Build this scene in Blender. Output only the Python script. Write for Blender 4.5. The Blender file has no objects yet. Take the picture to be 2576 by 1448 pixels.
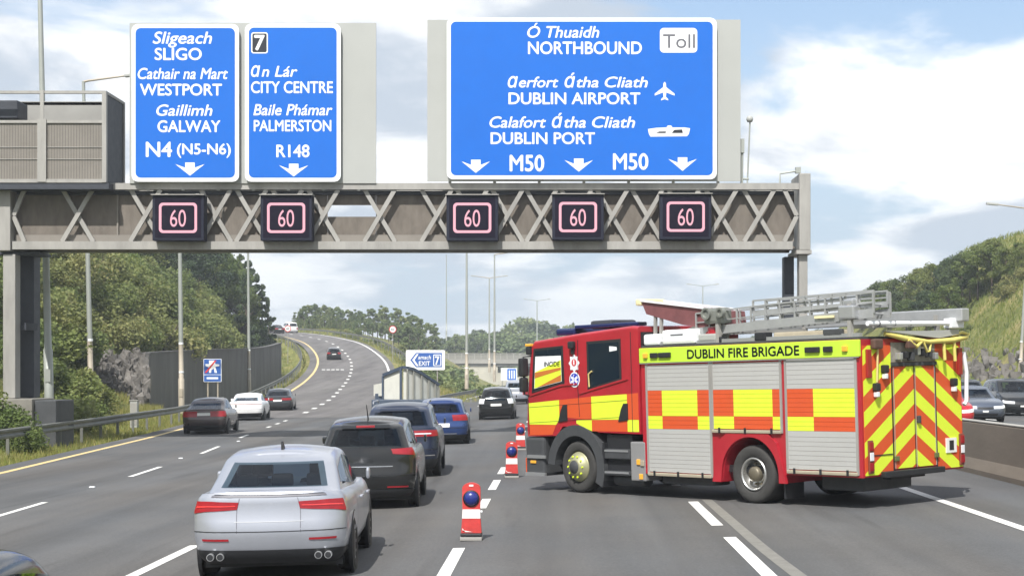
import bpy, bmesh, math, random
import numpy as np
from mathutils import Vector, Matrix, noise
R = math.radians
random.seed(7)
rng = np.random.default_rng(11)
SC = bpy.context.scene
COL = SC.collection
PI = math.pi

# ------------------------------------------------------------ camera, sky, sun, exposure
FPX, CAMH, VX, VY, WPX, HPX = 4000.0, 2.3, 1405.0, 932.0, 2576.0, 1448.0
cd = bpy.data.cameras.new('camera'); cam = bpy.data.objects.new('camera', cd); COL.objects.link(cam)
cam.location = (0, 0, CAMH); cam.rotation_euler = (R(90), 0, 0)
cd.sensor_width = 36; cd.lens = 36 * FPX / WPX
cd.shift_x = (WPX / 2 - VX) / WPX; cd.shift_y = (VY - HPX / 2) / WPX
cd.clip_start = 0.1; cd.clip_end = 6000
SC.camera = cam
SUN_EL, SUN_DX, SUN_DY = R(51), -0.27, -1.0
SC.view_settings.view_transform = 'Standard'; SC.view_settings.look = 'None'
SC.view_settings.exposure = 0.75; SC.view_settings.gamma = 1
SC.view_settings.use_curve_mapping = False
SC.render.engine = 'CYCLES'
SC.cycles.use_denoising = True
SC.cycles.max_bounces = 6; SC.cycles.transparent_max_bounces = 8
world = bpy.data.worlds.new('World'); SC.world = world; world.use_nodes = True
wn, wl = world.node_tree.nodes, world.node_tree.links
wn.clear()

def N(nodes, typ, **kw):
    n = nodes.new(typ)
    for k, v in kw.items():
        if k.startswith('i_'): n.inputs[k[2:].replace('_', ' ')].default_value = v
        else: setattr(n, k, v)
    return n

def build_world():
    sky = N(wn, 'ShaderNodeTexSky', sky_type='NISHITA', sun_disc=False, sun_elevation=SUN_EL,
            sun_rotation=math.atan2(SUN_DX, SUN_DY), air_density=1.0, dust_density=1.2, ozone_density=1.5)
    tc = N(wn, 'ShaderNodeTexCoord')
    def math_(op, a, b=None, clamp=False):
        m = N(wn, 'ShaderNodeMath', operation=op, use_clamp=clamp)
        for i, v in enumerate((a, b)):
            if v is None: continue
            if isinstance(v, (int, float)): m.inputs[i].default_value = v
            else: wl.new(v, m.inputs[i])
        return m.outputs[0]
    sep = N(wn, 'ShaderNodeSeparateXYZ'); wl.new(tc.outputs['Generated'], sep.inputs[0])
    # flattened sheets of cloud that get finer towards the horizon
    zz = math_('ADD', math_('MAXIMUM', sep.outputs['Z'], 0.0), 0.16)
    cu = N(wn, 'ShaderNodeCombineXYZ')
    wl.new(math_('DIVIDE', sep.outputs['X'], zz), cu.inputs[0]); wl.new(math_('DIVIDE', sep.outputs['Y'], zz), cu.inputs[1])
    def fbm(scale, detail, rough, off, dist=0.0):
        mp = N(wn, 'ShaderNodeMapping'); mp.inputs['Location'].default_value = off
        mp.inputs['Scale'].default_value = (scale, scale * 0.75, scale)
        wl.new(cu.outputs[0], mp.inputs[0])
        t = N(wn, 'ShaderNodeTexNoise', noise_dimensions='3D'); t.inputs['Scale'].default_value = 1.0
        t.inputs['Detail'].default_value = detail; t.inputs['Roughness'].default_value = rough
        t.inputs['Distortion'].default_value = dist
        wl.new(mp.outputs[0], t.inputs['Vector']); return t.outputs['Fac']
    def ramp(v, lo, hi):
        m = N(wn, 'ShaderNodeMapRange', interpolation_type='SMOOTHSTEP')
        m.inputs['From Min'].default_value = lo; m.inputs['From Max'].default_value = hi
        wl.new(v, m.inputs['Value']); return m.outputs['Result']
    n1 = fbm(1.1, 9, 0.56, CLOUD_OFF, 0.4)
    n2 = fbm(1.9, 7, 0.55, (CLOUD_OFF[0] + 0.15, CLOUD_OFF[1] - 0.25, CLOUD_OFF[2]), 0.3)
    mask = math_('MULTIPLY', ramp(n1, 0.38, 0.49), math_('ADD', math_('MULTIPLY', ramp(sep.outputs['Z'], 0.02, 0.12), 0.45), 0.55))
    shade = ramp(n2, 0.38, 0.58)
    cloud = N(wn, 'ShaderNodeMixRGB'); cloud.inputs[1].default_value = (0.375, 0.42, 0.48, 1); cloud.inputs[2].default_value = (0.74, 0.74, 0.74, 1)
    wl.new(shade, cloud.inputs[0])
    sc = N(wn, 'ShaderNodeVectorMath', operation='SCALE'); sc.inputs['Scale'].default_value = SKY_S
    wl.new(sky.outputs[0], sc.inputs[0])
    # moist air near the horizon whitens the clear sky
    hz = N(wn, 'ShaderNodeMixRGB'); hz.inputs[2].default_value = (0.335, 0.405, 0.49, 1)
    hr = N(wn, 'ShaderNodeMapRange', interpolation_type='SMOOTHSTEP'); hr.inputs['From Min'].default_value = 0.04; hr.inputs['From Max'].default_value = 0.28
    hr.inputs['To Min'].default_value = 0.88; hr.inputs['To Max'].default_value = 0.15; wl.new(sep.outputs['Z'], hr.inputs['Value'])
    wl.new(hr.outputs['Result'], hz.inputs[0]); wl.new(sc.outputs[0], hz.inputs[1])
    mx = N(wn, 'ShaderNodeMixRGB'); wl.new(math_('MULTIPLY', mask, 0.93), mx.inputs[0])
    wl.new(hz.outputs[0], mx.inputs[1]); wl.new(cloud.outputs[0], mx.inputs[2])
    bg = N(wn, 'ShaderNodeBackground'); bg.inputs['Strength'].default_value = 1.0
    wl.new(mx.outputs[0], bg.inputs[0])
    out = N(wn, 'ShaderNodeOutputWorld'); wl.new(bg.outputs[0], out.inputs[0])
SKY_S = 0.105
CLOUD_OFF = (31.1, 3.9, 7.0)
build_world()
sd = bpy.data.lights.new('sun', 'SUN'); sun = bpy.data.objects.new('sun', sd); COL.objects.link(sun)
sd.energy = 3.6; sd.angle = R(0.6); sd.color = (1.0, 0.965, 0.92)
hl = math.hypot(SUN_DX, SUN_DY)
sv = Vector((SUN_DX / hl * math.cos(SUN_EL), SUN_DY / hl * math.cos(SUN_EL), math.sin(SUN_EL)))
sun.rotation_euler = sv.to_track_quat('Z', 'Y').to_euler()
sun.location = (-8, -30, 40)

# ------------------------------------------------------------ helpers
def P(x, y, d): return Vector(((x - VX) / FPX * d, d, CAMH + (VY - y) / FPX * d))
def tag(o, label=None, cat=None, group=None, kind=None):
    if label: o['label'] = label
    if cat: o['category'] = cat
    if group: o['group'] = group
    if kind: o['kind'] = kind
    return o
def empty(name, loc=(0, 0, 0), rz=0, label=None, cat=None, group=None):
    o = bpy.data.objects.new(name, None); COL.objects.link(o); o.location = loc; o.rotation_euler = (0, 0, rz)
    o.empty_display_size = 0.1
    return tag(o, label, cat, group)

class MB:
    """collects vertices and faces for one mesh"""
    def __init__(s): s.v = []; s.f = []; s.m = []; s.sm = []
    def add(s, vs, fs, mi=0, smooth=False):
        b = len(s.v); s.v += [tuple(p) for p in vs]
        for f in fs: s.f.append(tuple(b + i for i in f)); s.m.append(mi); s.sm.append(smooth)
        return s
    def box(s, a, b, mi=0, M=None):
        x0, y0, z0 = a; x1, y1, z1 = b
        vs = [Vector(p) for p in ((x0, y0, z0), (x1, y0, z0), (x1, y1, z0), (x0, y1, z0), (x0, y0, z1), (x1, y0, z1), (x1, y1, z1), (x0, y1, z1))]
        if M: vs = [M @ p for p in vs]
        return s.add(vs, [(0, 3, 2, 1), (4, 5, 6, 7), (0, 1, 5, 4), (1, 2, 6, 5), (2, 3, 7, 6), (3, 0, 4, 7)], mi)
    def cbox(s, a, b, c=0.02, mi=0, M=None):
        """box with chamfered edges"""
        bm = bmesh.new(); bmesh.ops.create_cube(bm, size=1)
        for v in bm.verts: v.co = Vector([a[i] + (v.co[i] + 0.5) * (b[i] - a[i]) for i in range(3)])
        bmesh.ops.bevel(bm, geom=bm.edges[:], offset=c, segments=2, affect='EDGES', profile=0.6)
        bm.verts.index_update()
        vs = [(M @ v.co) if M else v.co.copy() for v in bm.verts]; fs = [[v.index for v in f.verts] for f in bm.faces]
        bm.free(); return s.add(vs, fs, mi)
    def bar(s, p, q, w, h, mi=0, up=(0, 0, 1)):
        p, q = Vector(p), Vector(q); d = (q - p).normalized(); u = Vector(up)
        if abs(d.dot(u)) > 0.98: u = Vector((0, 1, 0))
        a = d.cross(u).normalized() * (w / 2); b = a.cross(d).normalized() * (h / 2)
        vs = [p - a - b, p + a - b, p + a + b, p - a + b, q - a - b, q + a - b, q + a + b, q - a + b]
        return s.add(vs, [(0, 1, 2, 3), (7, 6, 5, 4), (0, 4, 5, 1), (1, 5, 6, 2), (2, 6, 7, 3), (3, 7, 4, 0)], mi)
    def tube(s, pts, rad, n=8, mi=0, cap=True):
        pts = [Vector(p) for p in pts]; rs = rad if isinstance(rad, (list, tuple)) else [rad] * len(pts)
        rings = []; ref = None
        for i, p in enumerate(pts):
            d = (pts[min(i + 1, len(pts) - 1)] - pts[max(i - 1, 0)]).normalized()
            if ref is None: ref = Vector((0, 0, 1)) if abs(d.z) < 0.9 else Vector((1, 0, 0))
            a = d.cross(ref).normalized(); b = a.cross(d).normalized(); ref = b
            rings.append([p + (a * math.cos(2 * PI * k / n) + b * math.sin(2 * PI * k / n)) * rs[i] for k in range(n)])
        vs = [v for r in rings for v in r]; fs = []
        for i in range(len(pts) - 1):
            for k in range(n):
                fs.append((i * n + k, i * n + (k + 1) % n, (i + 1) * n + (k + 1) % n, (i + 1) * n + k))
        s.add(vs, fs, mi, True)
        if cap:
            s.add(rings[0], [tuple(range(n))[::-1]], mi); s.add(rings[-1], [tuple(range(n))], mi)
        return s
    def lathe(s, prof, M, n=32, mi=0, smooth=True):
        """prof (r, axial); axis = local Y of M"""
        vs = []; fs = []; m = len(prof)
        for k in range(n):
            a = 2 * PI * k / n
            for r, h in prof: vs.append(M @ Vector((r * math.cos(a), h, r * math.sin(a))))
        for k in range(n):
            k2 = (k + 1) % n
            for j in range(m - 1): fs.append((k * m + j, k * m + j + 1, k2 * m + j + 1, k2 * m + j))
        return s.add(vs, fs, mi, smooth)
    def prism(s, poly, a, b, mi=0, plane='xz', M=None, flip=False):
        """polygon in two axes pushed from a to b along the third"""
        def pt(p, h):
            v = {'xz': (p[0], h, p[1]), 'xy': (p[0], p[1], h), 'yz': (h, p[0], p[1])}[plane]
            v = Vector(v); return M @ v if M else v
        n = len(poly)
        from mathutils.geometry import tessellate_polygon
        tris = tessellate_polygon([[Vector((p[0], p[1], 0)) for p in poly]])
        vs = [pt(p, a) for p in poly] + [pt(p, b) for p in poly]
        fs = [tuple(t) for t in tris] + [tuple(i + n for i in t) for t in tris] + [(i, (i + 1) % n, (i + 1) % n + n, i + n) for i in range(n)]
        return s.add(vs, fs, mi)
    def build(s, name, mats, parent=None, fix=True, loc=None):
        me = bpy.data.meshes.new(name); me.from_pydata(s.v, [], s.f)
        for m in (mats if isinstance(mats, (list, tuple)) else [mats]): me.materials.append(m)
        me.polygons.foreach_set('material_index', s.m); me.polygons.foreach_set('use_smooth', s.sm)
        if fix:
            bm = bmesh.new(); bm.from_mesh(me); bmesh.ops.recalc_face_normals(bm, faces=bm.faces); bm.to_mesh(me); bm.free()
        me.update()
        o = bpy.data.objects.new(name, me); COL.objects.link(o)
        if parent: o.parent = parent
        if loc is not None: o.location = loc
        return o

def copy_tree(o, parent=None):
    c = o.copy(); COL.objects.link(c)
    if parent: c.parent = parent; c.matrix_parent_inverse = o.matrix_parent_inverse
    for ch in list(o.children): copy_tree(ch, c)
    return c

MATS = {}
def mat(name, col, rough=0.6, metal=0.0, var=0.0, vscale=3.0, coat=0.0, bump=0.0, bscale=60.0, spec=0.5, stretch=None, emit=0.0, ecol=None, grime=0.0, crough=0.04):
    if name in MATS: return MATS[name]
    m = bpy.data.materials.new(name); m.use_nodes = True; nt = m.node_tree; nd, lk = nt.nodes, nt.links
    b = nd['Principled BSDF']; b.inputs['Base Color'].default_value = (*col, 1); b.inputs['Roughness'].default_value = rough
    b.inputs['Metallic'].default_value = metal; b.inputs['Coat Weight'].default_value = coat; b.inputs['Coat Roughness'].default_value = crough
    b.inputs['Specular IOR Level'].default_value = spec
    if emit: b.inputs['Emission Color'].default_value = (*(ecol or col), 1); b.inputs['Emission Strength'].default_value = emit
    tc = nd.new('ShaderNodeTexCoord'); src = tc.outputs['Object']
    if stretch:
        mp = nd.new('ShaderNodeMapping'); mp.inputs['Scale'].default_value = stretch; lk.new(src, mp.inputs[0]); src = mp.outputs[0]
    if var or grime:
        t = nd.new('ShaderNodeTexNoise'); t.inputs['Scale'].default_value = vscale; t.inputs['Detail'].default_value = 6; t.inputs['Roughness'].default_value = 0.65
        lk.new(src, t.inputs['Vector'])
        r = nd.new('ShaderNodeMapRange'); r.inputs['From Min'].default_value = 0.3; r.inputs['From Max'].default_value = 0.7
        r.inputs['To Min'].default_value = 1 - var - grime; r.inputs['To Max'].default_value = 1 + var
        lk.new(t.outputs['Fac'], r.inputs['Value'])
        v = nd.new('ShaderNodeVectorMath'); v.operation = 'SCALE'; v.inputs[0].default_value = col
        lk.new(r.outputs['Result'], v.inputs['Scale']); lk.new(v.outputs[0], b.inputs['Base Color'])
        rr = nd.new('ShaderNodeMapRange'); rr.inputs['To Min'].default_value = min(1, rough * 1.25); rr.inputs['To Max'].default_value = rough * 0.8
        lk.new(t.outputs['Fac'], rr.inputs['Value']); lk.new(rr.outputs['Result'], b.inputs['Roughness'])
    if bump:
        t2 = nd.new('ShaderNodeTexNoise'); t2.inputs['Scale'].default_value = bscale; t2.inputs['Detail'].default_value = 4; lk.new(src, t2.inputs['Vector'])
        bp = nd.new('ShaderNodeBump'); bp.inputs['Strength'].default_value = bump; bp.inputs['Distance'].default_value = 0.02
        lk.new(t2.outputs['Fac'], bp.inputs['Height']); lk.new(bp.outputs[0], b.inputs['Normal'])
    MATS[name] = m; return m

def asphalt(name, base, warm):
    m = bpy.data.materials.new(name); m.use_nodes = True; nd, lk = m.node_tree.nodes, m.node_tree.links
    b = nd['Principled BSDF']; tc = nd.new('ShaderNodeTexCoord')
    def tex(scale, detail, rough, st=(1, 1, 1)):
        mp = nd.new('ShaderNodeMapping'); mp.inputs['Scale'].default_value = st; lk.new(tc.outputs['Object'], mp.inputs[0])
        t = nd.new('ShaderNodeTexNoise'); t.inputs['Scale'].default_value = scale; t.inputs['Detail'].default_value = detail
        t.inputs['Roughness'].default_value = rough; lk.new(mp.outputs[0], t.inputs['Vector']); return t.outputs['Fac']
    def mr(v, a, b_, lo, hi):
        r = nd.new('ShaderNodeMapRange'); r.inputs['From Min'].default_value = a; r.inputs['From Max'].default_value = b_
        r.inputs['To Min'].default_value = lo; r.inputs['To Max'].default_value = hi; lk.new(v, r.inputs['Value']); return r.outputs['Result']
    def mul(a, b_):
        x = nd.new('ShaderNodeMath'); x.operation = 'MULTIPLY'; lk.new(a, x.inputs[0]); lk.new(b_, x.inputs[1]); return x.outputs[0]
    patch = mr(tex(0.25, 5, 0.6), 0.3, 0.7, 0.88, 1.1)
    wear = mr(tex(1.0, 4, 0.55, (0.9, 0.03, 1)), 0.32, 0.66, 0.76, 1.12)       # wheel-track wear along the lane
    stain = mr(tex(1.0, 3, 0.5, (1.6, 0.10, 1)), 0.60, 0.74, 1.0, 0.70)
    grit = mr(tex(26, 3, 0.8), 0.3, 0.7, 0.80, 1.2)
    f = mul(mul(patch, wear), mul(stain, grit))
    hue = nd.new('ShaderNodeMixRGB'); hue.inputs[1].default_value = (*base, 1); hue.inputs[2].default_value = (*warm, 1)
    lk.new(mr(tex(0.5, 3, 0.5, (1, 0.2, 1)), 0.35, 0.65, 0, 1), hue.inputs[0])
    v = nd.new('ShaderNodeVectorMath'); v.operation = 'SCALE'; lk.new(hue.outputs[0], v.inputs[0]); lk.new(f, v.inputs['Scale'])
    lk.new(v.outputs[0], b.inputs['Base Color']); b.inputs['Roughness'].default_value = 0.85; b.inputs['Specular IOR Level'].default_value = 0.3
    bp = nd.new('ShaderNodeBump'); bp.inputs['Strength'].default_value = 0.35; bp.inputs['Distance'].default_value = 0.01
    lk.new(tex(60, 3, 0.7), bp.inputs['Height']); lk.new(bp.outputs[0], b.inputs['Normal'])
    return m

def leafmat(name, cols, trans=0.35):
    m = bpy.data.materials.new(name); m.use_nodes = True; nd, lk = m.node_tree.nodes, m.node_tree.links
    b = nd['Principled BSDF']; oi = nd.new('ShaderNodeObjectInfo'); g = nd.new('ShaderNodeNewGeometry')
    at = nd.new('ShaderNodeAttribute'); at.attribute_name = 'tone'
    t = nd.new('ShaderNodeTexNoise'); t.inputs['Scale'].default_value = 0.5; t.inputs['Detail'].default_value = 3; lk.new(g.outputs['Position'], t.inputs['Vector'])
    a1 = nd.new('ShaderNodeMath'); a1.operation = 'ADD'; lk.new(at.outputs['Fac'], a1.inputs[0]); lk.new(t.outputs['Fac'], a1.inputs[1])
    a2 = nd.new('ShaderNodeMath'); a2.operation = 'ADD'; lk.new(a1.outputs[0], a2.inputs[0]); lk.new(oi.outputs['Random'], a2.inputs[1])
    r = nd.new('ShaderNodeValToRGB'); e = r.color_ramp.elements
    mm = nd.new('ShaderNodeMapRange'); mm.inputs['From Min'].default_value = 0.6; mm.inputs['From Max'].default_value = 2.3; lk.new(a2.outputs[0], mm.inputs['Value'])
    lk.new(mm.outputs[0], r.inputs[0])
    while len(e) < len(cols): e.new(0.5)
    for i, c in enumerate(cols): e[i].position = i / (len(cols) - 1); e[i].color = (*c, 1)
    lk.new(r.outputs[0], b.inputs['Base Color']); b.inputs['Roughness'].default_value = 0.6; b.inputs['Specular IOR Level'].default_value = 0.25
    tr = nd.new('ShaderNodeBsdfTranslucent'); lk.new(r.outputs[0], tr.inputs[0])
    mx = nd.new('ShaderNodeMixShader'); mx.inputs[0].default_value = trans
    lk.new(b.outputs[0], mx.inputs[1]); lk.new(tr.outputs[0], mx.inputs[2]); lk.new(mx.outputs[0], nd['Material Output'].inputs[0])
    return m

def text_mesh(txt, bold=0.012, shear=0.0):
    """verts, faces of flat lettering; cap height and left edge normalised: returns (v, f, width) with cap height = 1"""
    cu = bpy.data.curves.new('lettering', 'FONT'); cu.body = txt; cu.offset = bold; cu.shear = shear; cu.size = 1.0; cu.resolution_u = 4
    o = bpy.data.objects.new('lettering', cu); COL.objects.link(o)
    dg = bpy.context.evaluated_depsgraph_get(); me = bpy.data.meshes.new_from_object(o.evaluated_get(dg))
    v = [tuple(p.co) for p in me.vertices]; f = [tuple(p.vertices) for p in me.polygons]
    bpy.data.objects.remove(o); bpy.data.curves.remove(cu); bpy.data.meshes.remove(me)
    return v, f
CAP = None
LAYER = 0.0004
def cap_height():
    global CAP
    if CAP is None:
        v, f = text_mesh('H', 0.0); CAP = max(p[1] for p in v) - min(p[1] for p in v)
    return CAP
def put_text(mb, txt, x0, x1, ybase, capH, to3d, mi=0, bold=0.012, shear=0.0):
    """fit lettering between x0 and x1 with its baseline at ybase; to3d(u, v) maps to space"""
    v, f = text_mesh(txt, 0.0, shear)
    a, b = min(p[0] for p in v), max(p[0] for p in v)
    sx = (x1 - x0) / (b - a); sy = capH / cap_height(); e = bold * 1.1
    for i, (dx, dy) in enumerate(((0, 0), (e, 0), (-e, 0), (0, e), (0, -e)) if e > 0.004 else ((0, 0),)):
        q = [to3d(x0 + (p[0] - a + dx) * sx, ybase + (p[1] + dy) * sy) for p in v]; nn = (q[1] - q[0]).cross(q[-1] - q[0])
        d = LAYER * i
        mb.add([p + Vector((0, -d, 0)) if abs(p.y) > 20 else p for p in q], f, mi)

def rrect(x0, y0, x1, y1, r, n=6):
    pts = []
    for cx, cy, a0 in ((x1 - r, y1 - r, 0), (x0 + r, y1 - r, 90), (x0 + r, y0 + r, 180), (x1 - r, y0 + r, 270)):
        for k in range(n + 1):
            a = R(a0 + 90 * k / n); pts.append((cx + r * math.cos(a), cy + r * math.sin(a)))
    return pts
def interp(tab, x):
    if x <= tab[0][0]: return tab[0][1]
    for (a, b), (c, d) in zip(tab, tab[1:]):
        if x <= c: return b + (d - b) * (x - a) / (c - a)
    return tab[-1][1]
def sstep(a, b, x):
    t = max(0.0, min(1.0, (x - a) / (b - a))); return t * t * (3 - 2 * t)
def clip_poly(poly, x0, y0, x1, y1):
    def cut(ps, ins, inter):
        out = []
        for i in range(len(ps)):
            a, b = ps[i - 1], ps[i]
            if ins(b):
                if not ins(a): out.append(inter(a, b))
                out.append(b)
            elif ins(a): out.append(inter(a, b))
        return out
    def ix(x): return lambda a, b: (x, a[1] + (b[1] - a[1]) * (x - a[0]) / (b[0] - a[0]))
    def iy(y): return lambda a, b: (a[0] + (b[0] - a[0]) * (y - a[1]) / (b[1] - a[1]), y)
    for ins, it in ((lambda p: p[0] >= x0, ix(x0)), (lambda p: p[0] <= x1, ix(x1)), (lambda p: p[1] >= y0, iy(y0)), (lambda p: p[1] <= y1, iy(y1))):
        if not poly: return []
        poly = cut(poly, ins, it)
    return poly

# ------------------------------------------------------------ materials
M_asph = asphalt('worn_asphalt', (0.098, 0.101, 0.104), (0.108, 0.103, 0.097))
M_asph2 = asphalt('ramp_asphalt', (0.138, 0.130, 0.127), (0.150, 0.142, 0.135))
M_white = mat('road_paint_white', (0.74, 0.735, 0.70), 0.75, var=0.06, vscale=11, grime=0.22)
M_yell = mat('road_paint_yellow', (0.66, 0.50, 0.23), 0.7, var=0.08, vscale=6, grime=0.12)
M_tar = mat('tar_joint', (0.18, 0.174, 0.156), 0.8, var=0.12, vscale=5)
M_conc = mat('concrete', (0.33, 0.32, 0.29), 0.9, var=0.15, vscale=1.2, bump=0.2, bscale=20)
M_barrier = mat('barrier_concrete', (0.150, 0.126, 0.098), 0.9, var=0.16, vscale=1.0, stretch=(1, 0.25, 1), bump=0.15, bscale=15, grime=0.08)
M_wall = mat('dark_wall', (0.098, 0.096, 0.094), 0.9, var=0.22, vscale=0.7, stretch=(1, 1, 0.25), bump=0.2, bscale=8)
M_galv = mat('galvanised_steel', (0.36, 0.35, 0.325), 0.6, 0.2, var=0.06, vscale=1.6, stretch=(1.5, 1.5, 0.35), grime=0.18)
M_galv2 = mat('weathered_steel', (0.16, 0.165, 0.15), 0.6, 0.3, var=0.12, vscale=2)
M_pole = mat('lamp_pole_grey', (0.34, 0.36, 0.33), 0.5, 0.2, var=0.06, vscale=1.5)
M_poleb = mat('lamp_pole_buff', (0.38, 0.335, 0.265), 0.6, 0.1, var=0.08, vscale=1.5)
M_mesh = mat('walkway_mesh', (0.155, 0.135, 0.113), 0.75, 0.1, var=0.2, vscale=3.0, stretch=(1, 1, 0.35), bump=0.3, bscale=40)
M_meshl = mat('enclosure_mesh', (0.215, 0.197, 0.172), 0.7, 0.1, var=0.08, vscale=1.2, bump=0.2, bscale=40)
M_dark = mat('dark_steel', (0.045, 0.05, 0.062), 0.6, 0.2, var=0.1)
M_blue = mat('sign_blue', (0.009, 0.130, 0.545), 0.5, var=0.04, vscale=0.7, spec=0.25)
M_swhite = mat('sign_white', (0.80, 0.82, 0.83), 0.5)
M_sback = mat('sign_backing_grey', (0.37, 0.38, 0.36), 0.6, var=0.04, vscale=0.5)
M_sblack = mat('sign_black', (0.012, 0.014, 0.022), 0.5)
M_sgrey = mat('sign_text_grey', (0.12, 0.12, 0.14), 0.5)
M_sred = mat('sign_red', (0.60, 0.03, 0.03), 0.5)
M_led = mat('lit_led_pink', (0.12, 0.04, 0.05), 0.5, emit=0.55, ecol=(1.0, 0.52, 0.62))
M_vms = mat('matrix_sign_case', (0.018, 0.020, 0.034), 0.6, var=0.1, spec=0.2)
M_vmsf = mat('matrix_sign_face', (0.010, 0.008, 0.018), 0.7, spec=0.1)
M_black = mat('black_plastic', (0.018, 0.019, 0.022), 0.5, var=0.1)
M_rubber = mat('tyre_rubber', (0.04, 0.039, 0.037), 0.85, var=0.15, vscale=8)
M_glass = mat('dark_glass', (0.010, 0.018, 0.028), 0.05, spec=0.45)
M_chrome = mat('bright_metal', (0.75, 0.76, 0.78), 0.2, 0.9)
M_alu = mat('alloy', (0.52, 0.53, 0.54), 0.4, 0.7, var=0.08)
M_plate = mat('number_plate_white', (0.75, 0.75, 0.72), 0.4)
M_tail = mat('tail_lamp_red', (0.30, 0.010, 0.018), 0.3, coat=0.3, var=0.15, vscale=9)
M_tailb = mat('tail_lamp_bright', (0.70, 0.05, 0.05), 0.2, coat=0.6)
M_amber = mat('amber_lens', (0.85, 0.42, 0.05), 0.25, coat=0.5)
M_lens = mat('clear_lens', (0.75, 0.77, 0.80), 0.12, coat=0.8)
M_seat = mat('seat_fabric', (0.05, 0.05, 0.055), 0.9, var=0.2)
def car_glass():
    m = bpy.data.materials.new('tinted_glass'); m.use_nodes = True; nd, lk = m.node_tree.nodes, m.node_tree.links
    nd.clear(); o = nd.new('ShaderNodeOutputMaterial'); mx = nd.new('ShaderNodeMixShader'); fr = nd.new('ShaderNodeFresnel'); fr.inputs['IOR'].default_value = 1.45
    tr = nd.new('ShaderNodeBsdfTransparent'); tr.inputs[0].default_value = (0.42, 0.50, 0.52, 1); gl = nd.new('ShaderNodeBsdfGlossy'); gl.inputs['Roughness'].default_value = 0.03; gl.inputs['Color'].default_value = (0.8, 0.85, 0.95, 1)
    lk.new(fr.outputs[0], mx.inputs[0]); lk.new(tr.outputs[0], mx.inputs[1]); lk.new(gl.outputs[0], mx.inputs[2]); lk.new(mx.outputs[0], o.inputs['Surface']); return m
M_cglass = car_glass()

# ------------------------------------------------------------ road geometry in plan
XFALL = 0.027
def prof(Y): return -1.0 * sstep(110, 400, Y)
def road_z(X, Y): return XFALL * max(-10.0, min(8.4, X)) + prof(Y)
def G(x, y):
    """ground point of a picture position near the camera"""
    a = (x - VX) / (y - VY)
    X = a * CAMH / (1 + a * XFALL)
    if X < -10: h = CAMH + 10 * XFALL; X = a * h
    else: h = CAMH - XFALL * X
    d = FPX * h / (y - VY); return Vector((X, d, CAMH - h))
# ramp centre line (X, Y, Z)
RAMP = [(-12.35, 62.0, -0.27)] + [tuple(P(x, y, d)) for x, y, d in ((765, 1040, 95), (830, 1005, 118), (850, 985, 133), (868, 965, 150), (880, 945, 166), (884, 930, 179), (884, 912, 193),
        (875, 895, 208), (858, 878, 223), (835, 863, 236), (803, 853, 248), (755, 843, 262), (700, 836, 274), (640, 832, 284), (560, 829, 296), (440, 827, 310))]
def catmull(pts, n):
    out = []
    pp = [Vector(p) for p in pts]; pp = [pp[0] * 2 - pp[1]] + pp + [pp[-1] * 2 - pp[-2]]
    for i in range(1, len(pp) - 2):
        for k in range(n):
            t = k / n; a, b, c, d = pp[i - 1:i + 3]
            out.append(0.5 * ((2 * b) + (c - a) * t + (2 * a - 5 * b + 4 * c - d) * t * t + (3 * b - a - 3 * c + d) * t ** 3))
    out.append(pp[-2]); return out
RC = catmull(RAMP, 8)
# smooth the line a little
for _ in range(12): RC = [RC[0]] + [(RC[i - 1] + RC[i] * 2 + RC[i + 1]) / 4 for i in range(1, len(RC) - 1)] + [RC[-1]]
RN = []
for i in range(len(RC)):
    d = RC[min(i + 1, len(RC) - 1)] - RC[max(i - 1, 0)]; RN.append(Vector((d.y, -d.x, 0)).normalized())   # to the right
RS = [0.0]
for i in range(1, len(RC)): RS.append(RS[-1] + (RC[i] - RC[i - 1]).length)
RCa = np.array([tuple(p) for p in RC])
def ramp_at(s, off=0.0, dz=0.0):
    i = 0
    while i < len(RS) - 2 and RS[i + 1] < s: i += 1
    t = (s - RS[i]) / (RS[i + 1] - RS[i]); p = RC[i].lerp(RC[i + 1], t); n = RN[i].lerp(RN[i + 1], t)
    return p + n * off + Vector((0, 0, dz))
TOE = [(-60, -19.5), (40, -19.8), (62, -21.0), (90, -24.5), (104, -28.0), (125, -29.5), (150, -32), (180, -36), (205, -40), (230, -46), (255, -56), (280, -72), (300, -92), (400, -140)]
WALL = [(375, 1020, 890, 104), (470, 1010, 884, 120), (560, 1000, 880, 134), (640, 985, 878, 150), (680, 962, 872, 166), (708, 935, 864, 182)]
def wall_pt(i): x, yb, yt, d = WALL[i]; return P(x, yb, d), P(x, yt, d)
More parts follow.
